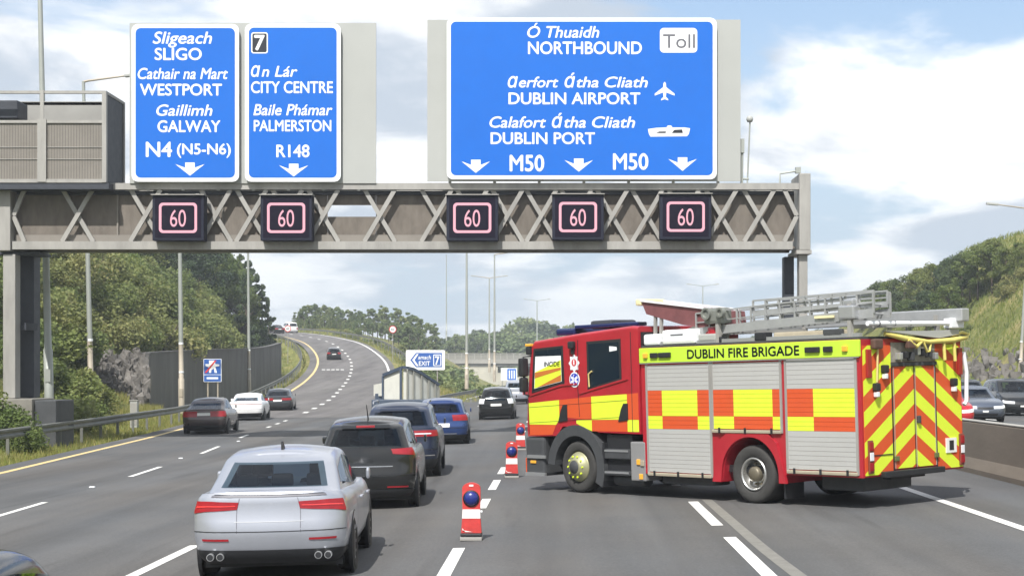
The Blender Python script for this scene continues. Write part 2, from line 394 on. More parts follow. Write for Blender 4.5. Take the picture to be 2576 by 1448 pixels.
def terr(X, Y):
    base = road_z(X, Y) - 0.22
    if X > 27: base = 0.0 + prof(Y)
    z = base
    # left hillside
    xe = interp(TOE, Y); d = xe - X
    if d > 0:
        toe = sstep(100, 106, Y) * interp([(100, 2.9), (150, 3.7), (185, 3.4), (215, 2.5), (260, 0.0)], Y)
        tz = interp([(-60, 0.4), (57, 0.9), (90, 0.5), (104, 0.1), (150, 0.3), (185, 2.4), (230, 5.2), (270, 8.5), (320, 9.5)], Y)
        hm = interp([(-60, 6), (40, 8.0), (80, 11.0), (130, 12.0), (180, 10.5), (230, 7), (300, 4)], Y)
        lift = min(d * 0.88, hm + 0.04 * d)
        z = tz + toe * sstep(0.0, 1.2, d) + lift * sstep(0, 5, d) + 0.5 * noise.noise(Vector((X * 0.12, Y * 0.12, 0)))
    elif d > -3 and Y < 104:
        z = base + (0.9 - 0.0) * sstep(-3, 0, d) * interp([(-60, 0.3), (57, 0.75), (104, 0.1)], Y)
    # ground between the ramp and the carriageway, hill behind
    if X > xe - 30:
        m = 8.6 * sstep(13, 42, -X) * sstep(185, 300, Y) + 2.5 * sstep(13, 30, -X) * sstep(160, 240, Y)
        if d <= 0 and X < -9: z = max(z, base + m)
        elif d > 0: z = max(z, base + m)
    # right hillside
    d = X - 27.5
    if d > 0:
        z = prof(Y) * 0.5 + 1.3 * sstep(0, 4, d) + 2.3 * sstep(4.5, 6.5, d) + min(max(0, d - 6.5) * 1.05, 12.5) * 1.0 + 0.4 * noise.noise(Vector((X * 0.1, Y * 0.1, 5)))
        z *= 1.0 - 0.65 * sstep(170, 320, Y)
    far = sstep(520, 900, Y)
    z = z * (1 - far) + far * 3.0
    # bed of the ramp
    if 88 < Y < 330 and -130 < X < 5:
        dd = (RCa[:, 0] - X) ** 2 + (RCa[:, 1] - Y) ** 2; i = int(dd.argmin()); r = math.sqrt(dd[i])
        if Y > 112 or X < -12.5:
            side = (X - RC[i].x) * RN[i].x + (Y - RC[i].y) * RN[i].y
            w0 = 5.6; w1 = 6.2 if side < 0 else 13.0
            k = 1 - sstep(w0, w1, r)
            if i < len(RC) - 1: z = z * (1 - k) + (RC[i].z - 0.22 - 0.05 * max(0, r - 4.6)) * k
    return z

def build_ground():
    xs = np.concatenate([np.linspace(-900, -160, 14), np.linspace(-150, -60, 31), np.arange(-58.5, 60, 1.25), np.linspace(62, 160, 34), np.linspace(180, 900, 14)])
    ys = np.concatenate([np.linspace(-120, 10, 12), np.arange(14, 340, 1.6), np.linspace(345, 560, 40), np.linspace(600, 3000, 14)])
    vs = []; kinds = []
    for y in ys:
        for x in xs:
            z = terr(float(x), float(y)); vs.append((x, y, z))
    nx = len(xs); fs = [(j * nx + i, j * nx + i + 1, (j + 1) * nx + i + 1, (j + 1) * nx + i) for j in range(len(ys) - 1) for i in range(nx - 1)]
    me = bpy.data.meshes.new('ground'); me.from_pydata(vs, [], fs)
    at = me.attributes.new('soil', 'FLOAT', 'POINT')
    va = np.array(vs); X, Y = va[:, 0], va[:, 1]
    sand = np.exp(-((X + 10.5) / 3.0) ** 2) * np.clip((Y - 120) / 20, 0, 1) * np.clip((260 - Y) / 40, 0, 1)
    at.data.foreach_set('value', sand.astype(np.float32))
    me.polygons.foreach_set('use_smooth', [True] * len(fs)); me.update()
    o = bpy.data.objects.new('ground', me); COL.objects.link(o); tag(o, kind='structure')
    m = bpy.data.materials.new('verge_grass_and_soil'); m.use_nodes = True; nd, lk = m.node_tree.nodes, m.node_tree.links
    b = nd['Principled BSDF']; g = nd.new('ShaderNodeNewGeometry')
    def tex(sc, de):
        t = nd.new('ShaderNodeTexNoise'); t.inputs['Scale'].default_value = sc; t.inputs['Detail'].default_value = de; t.inputs['Roughness'].default_value = 0.65
        lk.new(g.outputs['Position'], t.inputs['Vector']); return t.outputs['Fac']
    r = nd.new('ShaderNodeValToRGB'); e = r.color_ramp.elements
    e[0].position = 0.33; e[0].color = (0.10, 0.125, 0.035, 1); e[1].position = 0.68; e[1].color = (0.30, 0.255, 0.115, 1)
    q = e.new(0.5); q.color = (0.19, 0.195, 0.065, 1)
    lk.new(tex(0.22, 8), r.inputs[0])
    a = nd.new('ShaderNodeAttribute'); a.attribute_name = 'soil'
    mx = nd.new('ShaderNodeMixRGB'); lk.new(a.outputs['Fac'], mx.inputs[0]); lk.new(r.outputs[0], mx.inputs[1]); mx.inputs[2].default_value = (0.50, 0.38, 0.24, 1)
    f = nd.new('ShaderNodeMapRange'); f.inputs['From Min'].default_value = 0.3; f.inputs['From Max'].default_value = 0.7; f.inputs['To Min'].default_value = 0.65; f.inputs['To Max'].default_value = 1.3
    lk.new(tex(3.5, 5), f.inputs['Value'])
    v = nd.new('ShaderNodeVectorMath'); v.operation = 'SCALE'; lk.new(mx.outputs[0], v.inputs[0]); lk.new(f.outputs[0], v.inputs['Scale'])
    lk.new(v.outputs[0], b.inputs['Base Color']); b.inputs['Roughness'].default_value = 0.95; b.inputs['Specular IOR Level'].default_value = 0.1
    bp = nd.new('ShaderNodeBump'); bp.inputs['Strength'].default_value = 0.8; bp.inputs['Distance'].default_value = 0.15; lk.new(tex(5, 5), bp.inputs['Height']); lk.new(bp.outputs[0], b.inputs['Normal'])
    me.materials.append(m)

LEFT = [(-60, -13.0), (10, -13.0), (39.8, -14.0), (61.9, -15.8), (95, -19.2)]       # yellow edge line in plan
DASH = [(-60, -9.0), (10, -9.1), (28.1, -9.9), (38.6, -10.4), (49.4, -11.1), (62.3, -12.35), (95, -15.2)]
def build_roads():
    def sheet(name, rows, m):
        mb = MB(); n = len(rows[0])
        mb.v = [tuple(p) for r in rows for p in r]
        for j in range(len(rows) - 1):
            for i in range(n - 1): mb.f.append((j * n + i, j * n + i + 1, (j + 1) * n + i + 1, (j + 1) * n + i)); mb.m.append(0); mb.sm.append(True)
        return tag(mb.build(name, m), kind='structure')
    rows = []
    for Y in list(np.arange(-40, 96, 4)):
        l = interp(LEFT, Y) - 0.75; xs = [l + (-10 - l) * k / 3 for k in range(3)] + [-10 + 18.36 * k / 8 for k in range(9)]
        rows.append([(x, Y, road_z(x, Y)) for x in xs])
    sheet('road', rows, M_asph)
    rows = [[(x, Y, road_z(x, Y) - 0.004) for x in np.linspace(-9.1 - 3.3 * (1 - sstep(92, 125, Y)), 8.36, 8)] for Y in np.arange(92, 640, 8)]
    sheet('far_road', rows, M_asph)
    rows = [[(x, Y, 0.22 + prof(Y) + 0.02 * (x - 9.1) * 0) for x in np.linspace(9.1, 26.5, 5)] for Y in np.arange(-40, 640, 8)]
    sheet('opposite_road', rows, M_asph)
    idx = [i for i in range(len(RC)) if RC[i].y > 86]
    rows = []
    for i in idx:
        rows.append([RC[i] + RN[i] * o + Vector((0, 0, 0.012)) for o in (-5.0, -2.5, 0, 2.5, 4.9)])
    sheet('exit_road', rows, M_asph2)
    # painted lines: each a thin sheet 4 mm above the surface
    def strip(name, pts, w, m, dz=0.005, zf=None):
        mb = MB(); vs = []
        for i, p in enumerate(pts):
            d = Vector(pts[min(i + 1, len(pts) - 1)]) - Vector(pts[max(i - 1, 0)]); n = Vector((d.y, -d.x, 0)).normalized() * (w / 2); p = Vector(p)
            for q in (p - n, p + n): vs.append((q.x, q.y, (zf(q.x, q.y) if zf else q.z) + dz))
        mb.add(vs, [(2 * i, 2 * i + 1, 2 * i + 3, 2 * i + 2) for i in range(len(pts) - 1)])
        return tag(mb.build(name, m, fix=False), kind='structure')
    def seg(xf, a, b, w, name, m=M_white, step=3.0, zf=road_z, dz=0.005):
        n = max(2, int((b - a) / step) + 1)
        strip(name, [(xf(a + (b - a) * k / (n - 1)), a + (b - a) * k / (n - 1), 0) for k in range(n)], w, m, dz, zf)
    cx = lambda Y: -1.31 - 0.1 * sstep(40, 90, Y)
    for a, b in ((16.0, 20.95), (22.6, 24.6), (27.0, 29.0), (31.2, 34.0), (36.0, 38.5), (42, 44), (48, 50), (54, 56), (60, 62), (66, 68), (72, 74), (78, 80), (90, 92), (102, 104), (120, 122), (138, 140)):
        seg(cx, a, b, 0.16, 'lane_marking')
    lx = lambda Y: -5.07 - 0.5 * sstep(30, 90, Y)
    for a, b in ((11, 15), (17.5, 22.2), (28, 32), (40, 44), (52, 56), (64, 68), (76, 80), (88, 92), (110, 114), (134, 138)): seg(lx, a, b, 0.16, 'lane_marking')
    rx = lambda Y: 2.30
    for a, b in ((14.6, 21.4), (23.0, 27.2), (31, 35), (37, 41), (46, 50), (58, 62), (70, 74), (82, 86), (100, 104)): seg(rx, a, b, 0.17, 'lane_marking')
    seg(lambda Y: 2.30 + 0.27 + 0.5 * sstep(20.5, 15, Y) * 0.15, 6, 27.6, 0.17, 'tar_joint', M_tar, 1.0, dz=0.003)
    seg(lambda Y: 6.28, -10, 330, 0.17, 'edge_line', M_white)
    dx = lambda Y: interp(DASH, Y)
    for a, b in ((16.5, 20), (26, 31.1), (38.6, 42.6), (49.4, 54.1), (61, 64.0)): seg(dx, a, b, 0.13, 'lane_marking')
    for k in range(9): seg(dx, 72 + 4.5 * k, 73.6 + 4.5 * k, 0.16, 'lane_marking') if k < 3 else None
    seg(lambda Y: interp(LEFT, Y), -20, 94, 0.2, 'edge_line', M_yell)
    seg(lambda Y: -8.25, 112, 420, 0.16, 'edge_line', M_white)
    for x in (14.6, 18.4, 22.2):
        for k in range(10): seg(lambda Y: x, 42 + 12 * k, 46 + 12 * k, 0.15, 'lane_marking', zf=lambda X, Y: 0.22 + prof(Y))
    s0 = next(RS[i] for i in range(len(RC)) if RC[i].y > 93.5)
    S1 = RS[-1]
    strip('edge_line', [ramp_at(s0 + (S1 - s0) * k / 120, -4.0, 0.012) for k in range(121)], 0.26, M_yell)
    strip('edge_line', [ramp_at(s0 - 4 + (S1 - s0) * k / 120, 4.15, 0.012) for k in range(121)], 0.26, M_white)
    s = s0 + 0.6
    while s < S1 - 10:
        strip('lane_marking', [ramp_at(s + 0.5 * k, 0, 0.012) for k in range(5)], 0.30, M_white); s += 7.0
    # a row of broken white bars across the ramp
    sb = RS[min(range(len(RC)), key=lambda i: abs(RC[i].y - 179))]
    for k in range(5):
        a = -3.1 + k * 0.52; strip('transverse_bar', [ramp_at(sb - 0.75, a, 0.014), ramp_at(sb + 0.75, a, 0.014)], 0.36, M_white)
    # dark repair streak on the carriageway
    # reflective road studs
    for x, y in ((232, 1226), (455, 1153), (1205, 1288), (600, 1110)):
        p = G(x, y); mb = MB(); mb.cbox((-0.06, -0.05, 0), (0.06, 0.05, 0.03), 0.012)
        o = mb.build('road_stud', M_swhite, loc=(p.x, p.y, p.z + 0.001))
        lab = {232: 'small white road stud nearest the left edge of the exit lane', 455: 'small white road stud between two lane dashes further up the exit lane',
               1205: 'small white road stud beside the first red warning marker', 600: 'small white road stud behind the brown saloon on the left'}[x]
        tag(o, lab, 'road stud', 'reflective road studs')

build_ground()
build_roads()

# ------------------------------------------------------------ barriers, walls
def median():
    t = empty('concrete_barrier', (8.7, 40, 0), label='long brown concrete central barrier behind the fire engine', cat='barrier')
    pf = [(-0.34, -0.1), (-0.33, 0.10), (-0.20, 0.30), (-0.13, 1.0), (-0.10, 1.03), (0.10, 1.03), (0.13, 1.0), (0.20, 0.30), (0.33, 0.10), (0.34, -0.1)]
    mb = MB(); ys = list(np.arange(-50, 340, 6.0)); n = len(pf)
    vs = [(x, y, 0.22 + prof(y + 40) + z) for y in ys for x, z in pf]
    mb.add(vs, [(j * n + i, j * n + i + 1, (j + 1) * n + i + 1, (j + 1) * n + i) for j in range(len(ys) - 1) for i in range(n - 1)])
    mb.add(vs[:n], [tuple(range(n))]); mb.add(vs[-n:], [tuple(range(n))[::-1]])
    mb.build('body', M_barrier, t)
    s = MB(); s.box((-0.125, -50, 1.253), (0.125, 60, 1.27)); s.build('coping', M_conc, t)
median()

def guardrail(name, pts, label, posts=True, step=3.2, hgt=0.72):
    """w-beam rail on posts along ground points"""
    t = empty(name, pts[0], label=label, cat='crash barrier', group='steel crash barriers')
    o0 = Vector(pts[0]); pts = [Vector(p) for p in pts]
    mb = MB(); pf = [(0.0, 0.0), (0.05, 0.03), (0.05, 0.09), (0.0, 0.14), (0.0, 0.18), (0.05, 0.23), (0.05, 0.29), (0.0, 0.32), (-0.02, 0.32), (-0.02, 0.0)]
    n = len(pf); vs = []
    for i, p in enumerate(pts):
        d = pts[min(i + 1, len(pts) - 1)] - pts[max(i - 1, 0)]; nn = Vector((d.y, -d.x, 0)).normalized()
        for a, z in pf: vs.append(p - o0 + nn * a + Vector((0, 0, hgt - 0.32 + z)))
    mb.add(vs, [(j * n + i, j * n + (i + 1) % n, (j + 1) * n + (i + 1) % n, (j + 1) * n + i) for j in range(len(pts) - 1) for i in range(n)])
    mb.build('rail', M_galv2, t)
    L = 0; nxt = 1.0; k = 0
    for a, b in zip(pts, pts[1:]):
        l = (b - a).length
        while nxt < L + l and k < 90:
            q = a.lerp(b, (nxt - L) / l) - o0; d = (b - a); nn = Vector((d.y, -d.x, 0)).normalized() * -0.09
            pb = MB(); pb.box((-0.05, -0.03, -0.5), (0.05, 0.03, hgt - 0.03)); o = pb.build('post', M_galv2, t, loc=q + nn); k += 1
            nxt += step
        L += l
    return t
lp = [(-16.2, 5), (-16.4, 30), (-17.5, 50.9), (-18.1, 62), (-19.3, 80), (-21.2, 95), (-23.6, 112)]
lp = [Vector((x, y, terr(x, y) + 0.0)) for x, y in lp]
lpts = []
for i in range(len(lp) - 1): lpts += [lp[i].lerp(lp[i + 1], k / 6) for k in range(6)]
lpts.append(lp[-1])
for p in lpts: p.z = -0.25
guardrail('guardrail', lpts, 'steel crash barrier on the grass verge in front of the left gantry leg')
i0 = next(i for i in range(len(RC)) if RC[i].y > 116); i1 = len(RC) - 3
def rampside(off): return [RC[i] + RN[i] * off + Vector((0, 0, -0.18)) for i in range(i0, i1, 2)]
guardrail('guardrail', rampside(-6.0), 'dark crash barrier curving along the left side of the climbing exit ramp', step=4)
guardrail('guardrail', [RC[i] + RN[i] * 7.0 + Vector((0, 0, -0.05)) for i in range(i0 + 16, i1, 2)], 'crash barrier curving along the right side of the climbing exit ramp', step=4)
guardrail('guardrail', [Vector((-9.2, y, road_z(-9.2, y) - 0.1)) for y in range(108, 330, 8)], 'low crash barrier on the left of the main carriageway running to the overbridge', step=4)
guardrail('guardrail', [Vector((26.9, y, 0.15)) for y in range(30, 260, 10)], 'crash barrier in front of the rock face beyond the oncoming traffic', step=5)

def retaining_wall():
    b0, _ = wall_pt(0)
    t = empty('retaining_wall', b0, label='dark grey retaining wall curving beside the exit ramp below the hillside', cat='wall')
    pts = [wall_pt(i) for i in range(len(WALL))]
    bs = catmull([p[0] for p in pts], 3); ts = catmull([p[1] for p in pts], 3)
    mb = MB(); cap = MB()
    for i in range(len(bs) - 1):
        d = bs[i + 1] - bs[i]; n = Vector((-d.y, d.x, 0)).normalized() * 0.5
        j = i % 2
        a, b, c, e = bs[i] - b0, bs[i + 1] - b0, ts[i + 1] - b0, ts[i] - b0; dn = Vector((0, 0, -0.8))
        g = d.normalized() * 0.012
        mb.add([a + dn + g, b + dn - g, c - g, e + g, a + dn + n + g, b + dn + n - g, c + n - g, e + n + g], [(0, 1, 2, 3), (7, 6, 5, 4), (3, 2, 6, 7), (0, 4, 5, 1), (1, 5, 6, 2), (0, 3, 7, 4)])
        u = Vector((0, 0, 0.12)); o = -n * 0.12
        cap.add([e + o, c + o, c + n, e + n, e + o + u, c + o + u, c + n + u, e + n + u], [(0, 1, 2, 3), (7, 6, 5, 4), (0, 4, 5, 1), (1, 5, 6, 2), (2, 6, 7, 3), (3, 7, 4, 0)])
    mb.build('wall_face', M_wall, t); cap.build('coping', M_wall, t)
    # return at the near end
    r = MB(); r.box((-4.5, 0.0, -0.8), (0.0, 0.45, (wall_pt(0)[1] - b0).z - 0.02)); r.build('wing_wall', M_wall, t)
retaining_wall()

def overbridge():
    D = 392.0
    t = empty('overbridge', (0, D, -1), label='grey road bridge crossing the carriageway in the distance', cat='bridge')
    z = lambda y: P(0, y, D).z + 1
    mb = MB(); mb.box((-32, 0, z(914)), (40, 9, z(903))); mb.build('deck', mat('bridge_concrete', (0.30, 0.29, 0.27), 0.9, var=0.12, vscale=0.3), t)
    mb = MB(); mb.box((-32, 0.35, z(921)), (40, 8.6, z(914))); mb.build('girder', mat('bridge_girder', (0.13, 0.13, 0.125), 0.9, var=0.1), t)
    p = MB(); p.box((-32, -0.15, z(890)), (40, -0.05, z(888)));
    k = -32
    while k < 40: p.box((k, -0.14, z(903)), (k + 0.22, -0.06, z(890))); k += 1.6
    p.box((-32, 0.0, z(903)), (40, 0.03, z(891)), 1)
    p.build('parapet', [M_conc, mat('parapet_mesh', (0.23, 0.225, 0.20), 0.8, var=0.1)], t)
    a = MB(); a.prism([(-32, z(921)), (-15, z(921)), (-15, z(937)), (-12, z(937)), (-12, z(948)), (-8.5, z(948)), (-8.5, z(985)), (-32, z(985))], 0.5, 8.5)
    a.build('abutment', mat('abutment_concrete', (0.44, 0.42, 0.36), 0.9, var=0.15, vscale=0.4), t)
    c = MB()
    c.box((8.2, 3, 0), (9.4, 7, z(921))); c.build('pier', M_conc, t)
    c = MB(); c.box((25, 0.5, 0), (40, 8.5, z(921))); c.build('abutment', M_conc, t)
overbridge()

# ------------------------------------------------------------ gantry
GD = 57.0
def gx(x, d=GD): return (x - VX) / FPX * d
def gz(y, d=GD): return CAMH + (VY - y) / FPX * d
GAN = empty('sign_gantry', (gx(22), GD, 0.3), label='grey steel lattice gantry spanning the whole carriageway', cat='gantry')
def gan(mb, name, m):
    o = mb.build(name, m); o.parent = GAN; o.matrix_parent_inverse = Matrix.Translation(-Vector(GAN.location)); return o
def gantry():
    F, B = GD - 0.1, GD + 1.5
    m = MB(); m.box((gx(30), F - 0.1, gz(478)), (gx(2010), F + 0.14, gz(462))); m.box((gx(30), B - 0.1, gz(478)), (gx(2010), B + 0.1, gz(464))); gan(m, 'top_chord', M_galv)
    m = MB(); m.box((gx(36), F - 0.12, gz(628)), (gx(1992), F + 0.16, gz(608))); m.box((gx(36), B - 0.1, gz(628)), (gx(2000), B + 0.1, gz(608))); gan(m, 'bottom_chord', M_galv)
    m = MB(); m.box((gx(36), F + 0.17, gz(624)), (gx(2000), B - 0.11, gz(619))); gan(m, 'walkway_floor', M_mesh)
    m = MB(); m.box((gx(36), F + 0.12, gz(627.5)), (gx(2000), F + 0.16, gz(590))) if 0 else None
    for c in (197, 368, 544, 634, 724, 814, 956, 1099, 1188, 1277, 1362, 1450, 1540, 1628, 1720, 1814, 1909):
        m = MB(); h = 38; a, b = gz(608), gz(478)
        m.bar((gx(c - h), F, a), (gx(c + h), F, b), 0.15, 0.10, up=(0, 1, 0)); m.bar((gx(c + h), F + 0.105, a), (gx(c - h), F + 0.105, b), 0.15, 0.10, up=(0, 1, 0))
        gan(m, 'brace', M_galv)
    for x0, x1 in ((64, 37), (1972, 2003)):
        m = MB(); mid = gz(543)
        m.bar((gx(x0), F, gz(608)), (gx(x1), F, mid - 0.02), 0.15, 0.1, up=(0, 1, 0)); m.bar((gx(x1), F, mid), (gx(x0), F, gz(478)), 0.15, 0.1, up=(0, 1, 0)); gan(m, 'brace', M_galv)
    # mesh screen on the rear frame, with one gap
    m = MB(); y0, y1 = F + 0.30, F + 0.33
    def scr(xa, xb, ya, yb): m.box((gx(xa, 57.2), y0, gz(yb, 57.2)), (gx(xb, 57.2), y1, gz(ya, 57.2)))
    for xa, xb in ((36, 296), (298, 560), (562, 824), (946, 1180), (1182, 1420), (1422, 1700), (1702, 1998)): scr(xa, xb, 486, 605)
    scr(824.5, 945.5, 486, 516); scr(824.5, 945.5, 545, 605)
    gan(m, 'mesh_screen', M_mesh)
    m = MB()
    for x in (297, 561, 1181, 1421, 1701): m.bar((gx(x, 57.2), F + 0.255, gz(606, 57.2)), (gx(x, 57.2), F + 0.255, gz(480, 57.2)), 0.06, 0.06)
    m.box((gx(36), F + 0.18, gz(607)), (gx(1998), F + 0.215, gz(590))); gan(m, 'screen_frame', M_meshl)
    # end frames and legs
    m = MB(); m.cbox((gx(2008), F - 0.2, gz(630)), (gx(2036), B + 0.25, gz(438)), 0.03); gan(m, 'end_column', M_galv)
    m = MB(); m.cbox((gx(0), F - 0.2, gz(632)), (gx(33), B + 0.25, gz(462)), 0.03); gan(m, 'end_column', M_galv)
    m = MB(); m.box((gx(2000), F - 0.25, gz(640)), (gx(2038), B + 0.3, gz(630.5))); gan(m, 'bearing_plate', M_galv)
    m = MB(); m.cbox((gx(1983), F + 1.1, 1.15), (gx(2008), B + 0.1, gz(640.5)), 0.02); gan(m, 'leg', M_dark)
    m = MB(); m.cbox((gx(2009), F - 0.05, 1.15), (gx(2030), F + 0.5, gz(640.5)), 0.02); gan(m, 'leg', M_galv)
    m = MB(); m.cbox((8.3, F - 0.3, 0.1), (9.2, B + 0.3, 1.20), 0.03) ; gan(m, 'plinth', M_conc)
    m = MB(); m.cbox((gx(11), F - 0.05, gz(1001)), (gx(42), F + 0.5, gz(640)), 0.02); gan(m, 'leg', M_galv)
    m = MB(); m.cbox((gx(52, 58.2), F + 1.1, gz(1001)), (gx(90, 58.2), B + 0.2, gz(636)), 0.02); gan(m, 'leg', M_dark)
    m = MB(); m.bar((gx(47), F + 0.5, gz(820)), (gx(60), F + 1.2, gz(820)), 0.3, 0.25); gan(m, 'leg_tie', M_dark)
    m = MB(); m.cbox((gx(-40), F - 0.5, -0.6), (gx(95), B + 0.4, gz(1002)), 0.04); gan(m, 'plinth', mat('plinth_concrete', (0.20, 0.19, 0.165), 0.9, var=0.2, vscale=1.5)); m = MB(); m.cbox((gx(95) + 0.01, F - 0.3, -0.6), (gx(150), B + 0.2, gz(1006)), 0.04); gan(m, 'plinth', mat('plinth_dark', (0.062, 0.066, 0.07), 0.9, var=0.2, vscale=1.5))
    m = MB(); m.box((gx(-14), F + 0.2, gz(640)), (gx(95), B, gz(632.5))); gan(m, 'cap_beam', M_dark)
    m = MB(); m.box((gx(40), F + 0.17, gz(489)), (gx(1998), F + 0.29, gz(480))); gan(m, 'chord_shade_strip', M_dark)  # dark strip added as the shade below the top chord
    # small mast, camera and arm at the right-hand end
    m = MB(); m.tube([(gx(1866), GD, gz(462)), (gx(1867), GD, gz(350))], [0.05, 0.05]); m.box((gx(1862), GD - 0.1, gz(385)), (gx(1872), GD + 0.1, gz(350)))
    m.tube([(gx(1880), GD, gz(462)), (gx(1887), GD, gz(300))], 0.028); m.tube([(gx(1840), GD, gz(450)), (gx(1884), GD, gz(450))], 0.04)
    gan(m, 'mast', M_pole)
    m = MB(); m.lathe([(0, -0.12), (0.09, -0.1), (0.13, 0), (0.09, 0.1), (0, 0.12)], Matrix.Translation((gx(1886), GD, gz(300))) @ Matrix.Rotation(R(90), 4, 'X'), 12); gan(m, 'camera_dome', M_sback)
    m = MB(); m.tube([(gx(1962), GD, gz(462)), (gx(1962), GD, gz(437)), (gx(2005), GD, gz(430))], 0.035); m.box((gx(2001), GD - 0.1, gz(436)), (gx(2014), GD + 0.12, gz(421))); gan(m, 'sensor_arm', M_pole)
gantry()

def enclosure():
    """box of mesh standing on the gantry at the left"""
    F, B = 56.3, 58.6
    t = empty('equipment_cage', (gx(100, F), F, gz(460, F)), label='large beige mesh equipment enclosure standing on the left end of the gantry', cat='enclosure')
    T = Matrix.Translation(-Vector(t.location))
    def put(mb, name, m): o = mb.build(name, m); o.parent = t; o.matrix_parent_inverse = T
    x = lambda v: gx(v, F); z = lambda v: gz(v, F)
    L = -150
    m = MB(); m.box((x(L), F, z(452)), (x(262), F + 0.05, z(305))); put(m, 'lower_panel', M_meshl)
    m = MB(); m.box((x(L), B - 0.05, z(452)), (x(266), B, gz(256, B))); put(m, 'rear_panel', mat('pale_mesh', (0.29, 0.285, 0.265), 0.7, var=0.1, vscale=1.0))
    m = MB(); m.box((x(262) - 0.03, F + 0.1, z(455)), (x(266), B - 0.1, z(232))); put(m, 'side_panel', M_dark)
    m = MB()
    m.box((x(L), F - 0.06, z(236)), (x(268), F + 0.06, z(229))); m.box((x(L), F - 0.08, z(460)), (x(268), F + 0.06, z(451)))
    m.box((x(258), F - 0.09, z(459)), (x(269), F + 0.08, z(230))); m.box((x(96), F - 0.10, z(458)), (x(118), F - 0.061, z(300))); m.box((x(103), F - 0.1, z(300)), (x(112), F - 0.061, z(228)))
    m.box((x(L), F - 0.055, z(310)), (x(262), F - 0.003, z(303)))
    m.box((x(258), B - 0.08, z(459)), (x(269), B + 0.08, z(230))); m.box((x(L), B - 0.05, z(238)), (x(268), B + 0.05, z(230.5)))
    m.box((x(262), F + 0.081, z(236)), (x(268), B - 0.081, z(229)))
    for k in range(4): m.box((x(L) + 0.01, F - 0.03, z(340 + 30 * k) - 0.02), (x(262), F - 0.002, z(340 + 30 * k))) if k in (1, 2) else None
    put(m, 'frame', M_galv)
    m = MB(); k = L + 6
    while k < 256:
        m.box((x(k), F - 0.006, z(450)), (x(k) + 0.022, F - 0.001, z(312))); k += 7
    put(m, 'mesh_bars', mat('mesh_bar', (0.13, 0.12, 0.105), 0.7))
    m = MB(); m.cbox((x(L), F + 0.5, z(292)), (x(32), F + 1.6, z(246)), 0.04); put(m, 'control_box', M_dark)
    m = MB(); m.box((x(L), F - 0.05, z(476)), (x(275), B, z(460.5))); put(m, 'base_frame', M_dark)
enclosure()

def sign_board(name, rect, label, texts, icons=None, D=56.55, r=16, face=M_blue):
    x0, y0, x1, y1 = rect
    t = empty(name, (gx((x0 + x1) / 2, D), D, gz(y1, D)), label=label, cat='road sign', group='blue direction signs')
    T = Matrix.Translation(-Vector(t.location))
    def put(mb, nm, m): o = mb.build(nm, m); o.parent = t; o.matrix_parent_inverse = T; return o
    w = lambda dep: (lambda u, v: Vector((gx(u, D), D - dep, gz(-v, D))))
    m = MB(); m.prism([(gx(p[0], D), gz(-p[1], D)) for p in rrect(x0, -y1, x1, -y0, r)], D, D + 0.07); put(m, 'border_panel', M_swhite)
    b = 10
    m = MB(); m.prism([(gx(p[0], D), gz(-p[1], D)) for p in rrect(x0 + b, -y1 + b, x1 - b, -y0 - b, r - 3)], D - 0.006, D - 0.001); put(m, 'blue_face', face)
    for tx in texts:
        m = MB(); s, a, c, yt, yb = tx[:5]; it = len(tx) > 5 and tx[5]
        put_text(m, s, a, c, -yb, yb - yt, w(0.010), bold=0.018 if not it else 0.014, shear=0.22 if it else 0.0)
        put(m, 'lettering', M_swhite)
    if icons: icons(put, w)
    return t
def arrow(put, w, cx, yt, yb, hw):
    m = MB(); s = 12
    poly = [(-s, yt), (s, yt), (s, yt + 13), (hw, yt + 4), (0, yb), (-hw, yt + 4), (-s, yt + 13)]
    m.prism([(cx + p[0], -p[1]) for p in poly], 0, 1)
    m.v = [tuple(w(0.010 + 0.001 * (v[1] > 0.5))(v[0], v[2])) for v in m.v]
    put(m, 'arrow', M_swhite)
def flat(m, poly, w, dep, mi=0):
    q = MB(); q.prism([(p[0], -p[1]) for p in poly], 0, 1)
    m.add([tuple(w(dep + 0.001 * (v[1] > 0.5))(v[0], v[2])) for v in q.v], q.f, mi)
for x0, y0, x1, y1, lab in ((326, 58, 946, 461, 'plain grey backing board behind the two tall blue signs on the gantry'), (1075, 50, 1863, 456, 'plain grey backing board behind the wide blue sign on the gantry')):
    m = MB(); D = 56.75; c = Vector((gx((x0 + x1) / 2, D), D, gz(y1, D)))
    m.box((gx(x0, D) - c.x, 0, 0), (gx(x1, D) - c.x, 0.06, gz(y0, D) - gz(y1, D)))
    for k in range(7):
        xx = gx(x0 + (x1 - x0) * (k + 0.5) / 7, D) - c.x; m.box((xx - 0.05, 0.07, -0.25), (xx + 0.05, 0.17, gz(y0 + 20, D) - gz(y1, D)))
    tag(m.build('backing_board', M_sback, loc=c), lab, 'sign backing', 'grey sign backing boards')
sign_board('direction_sign', (331, 61, 601, 457), 'tall blue sign reading SLIGO, WESTPORT and GALWAY on the gantry',
    [('Sligeach', 385, 533, 81, 110, 1), ('SLIGO', 390, 507, 122, 151), ('Cathair na Mart', 347, 573, 172, 199, 1), ('WESTPORT', 353, 558, 212, 240),
     ('Gaillimh', 394, 534, 264, 291, 1), ('GALWAY', 397, 554, 304, 332), ('N4', 368, 432, 358, 394), ('(N5-N6)', 446, 580, 362, 388)], lambda put, w: arrow(put, w, 478, 409, 442, 37))
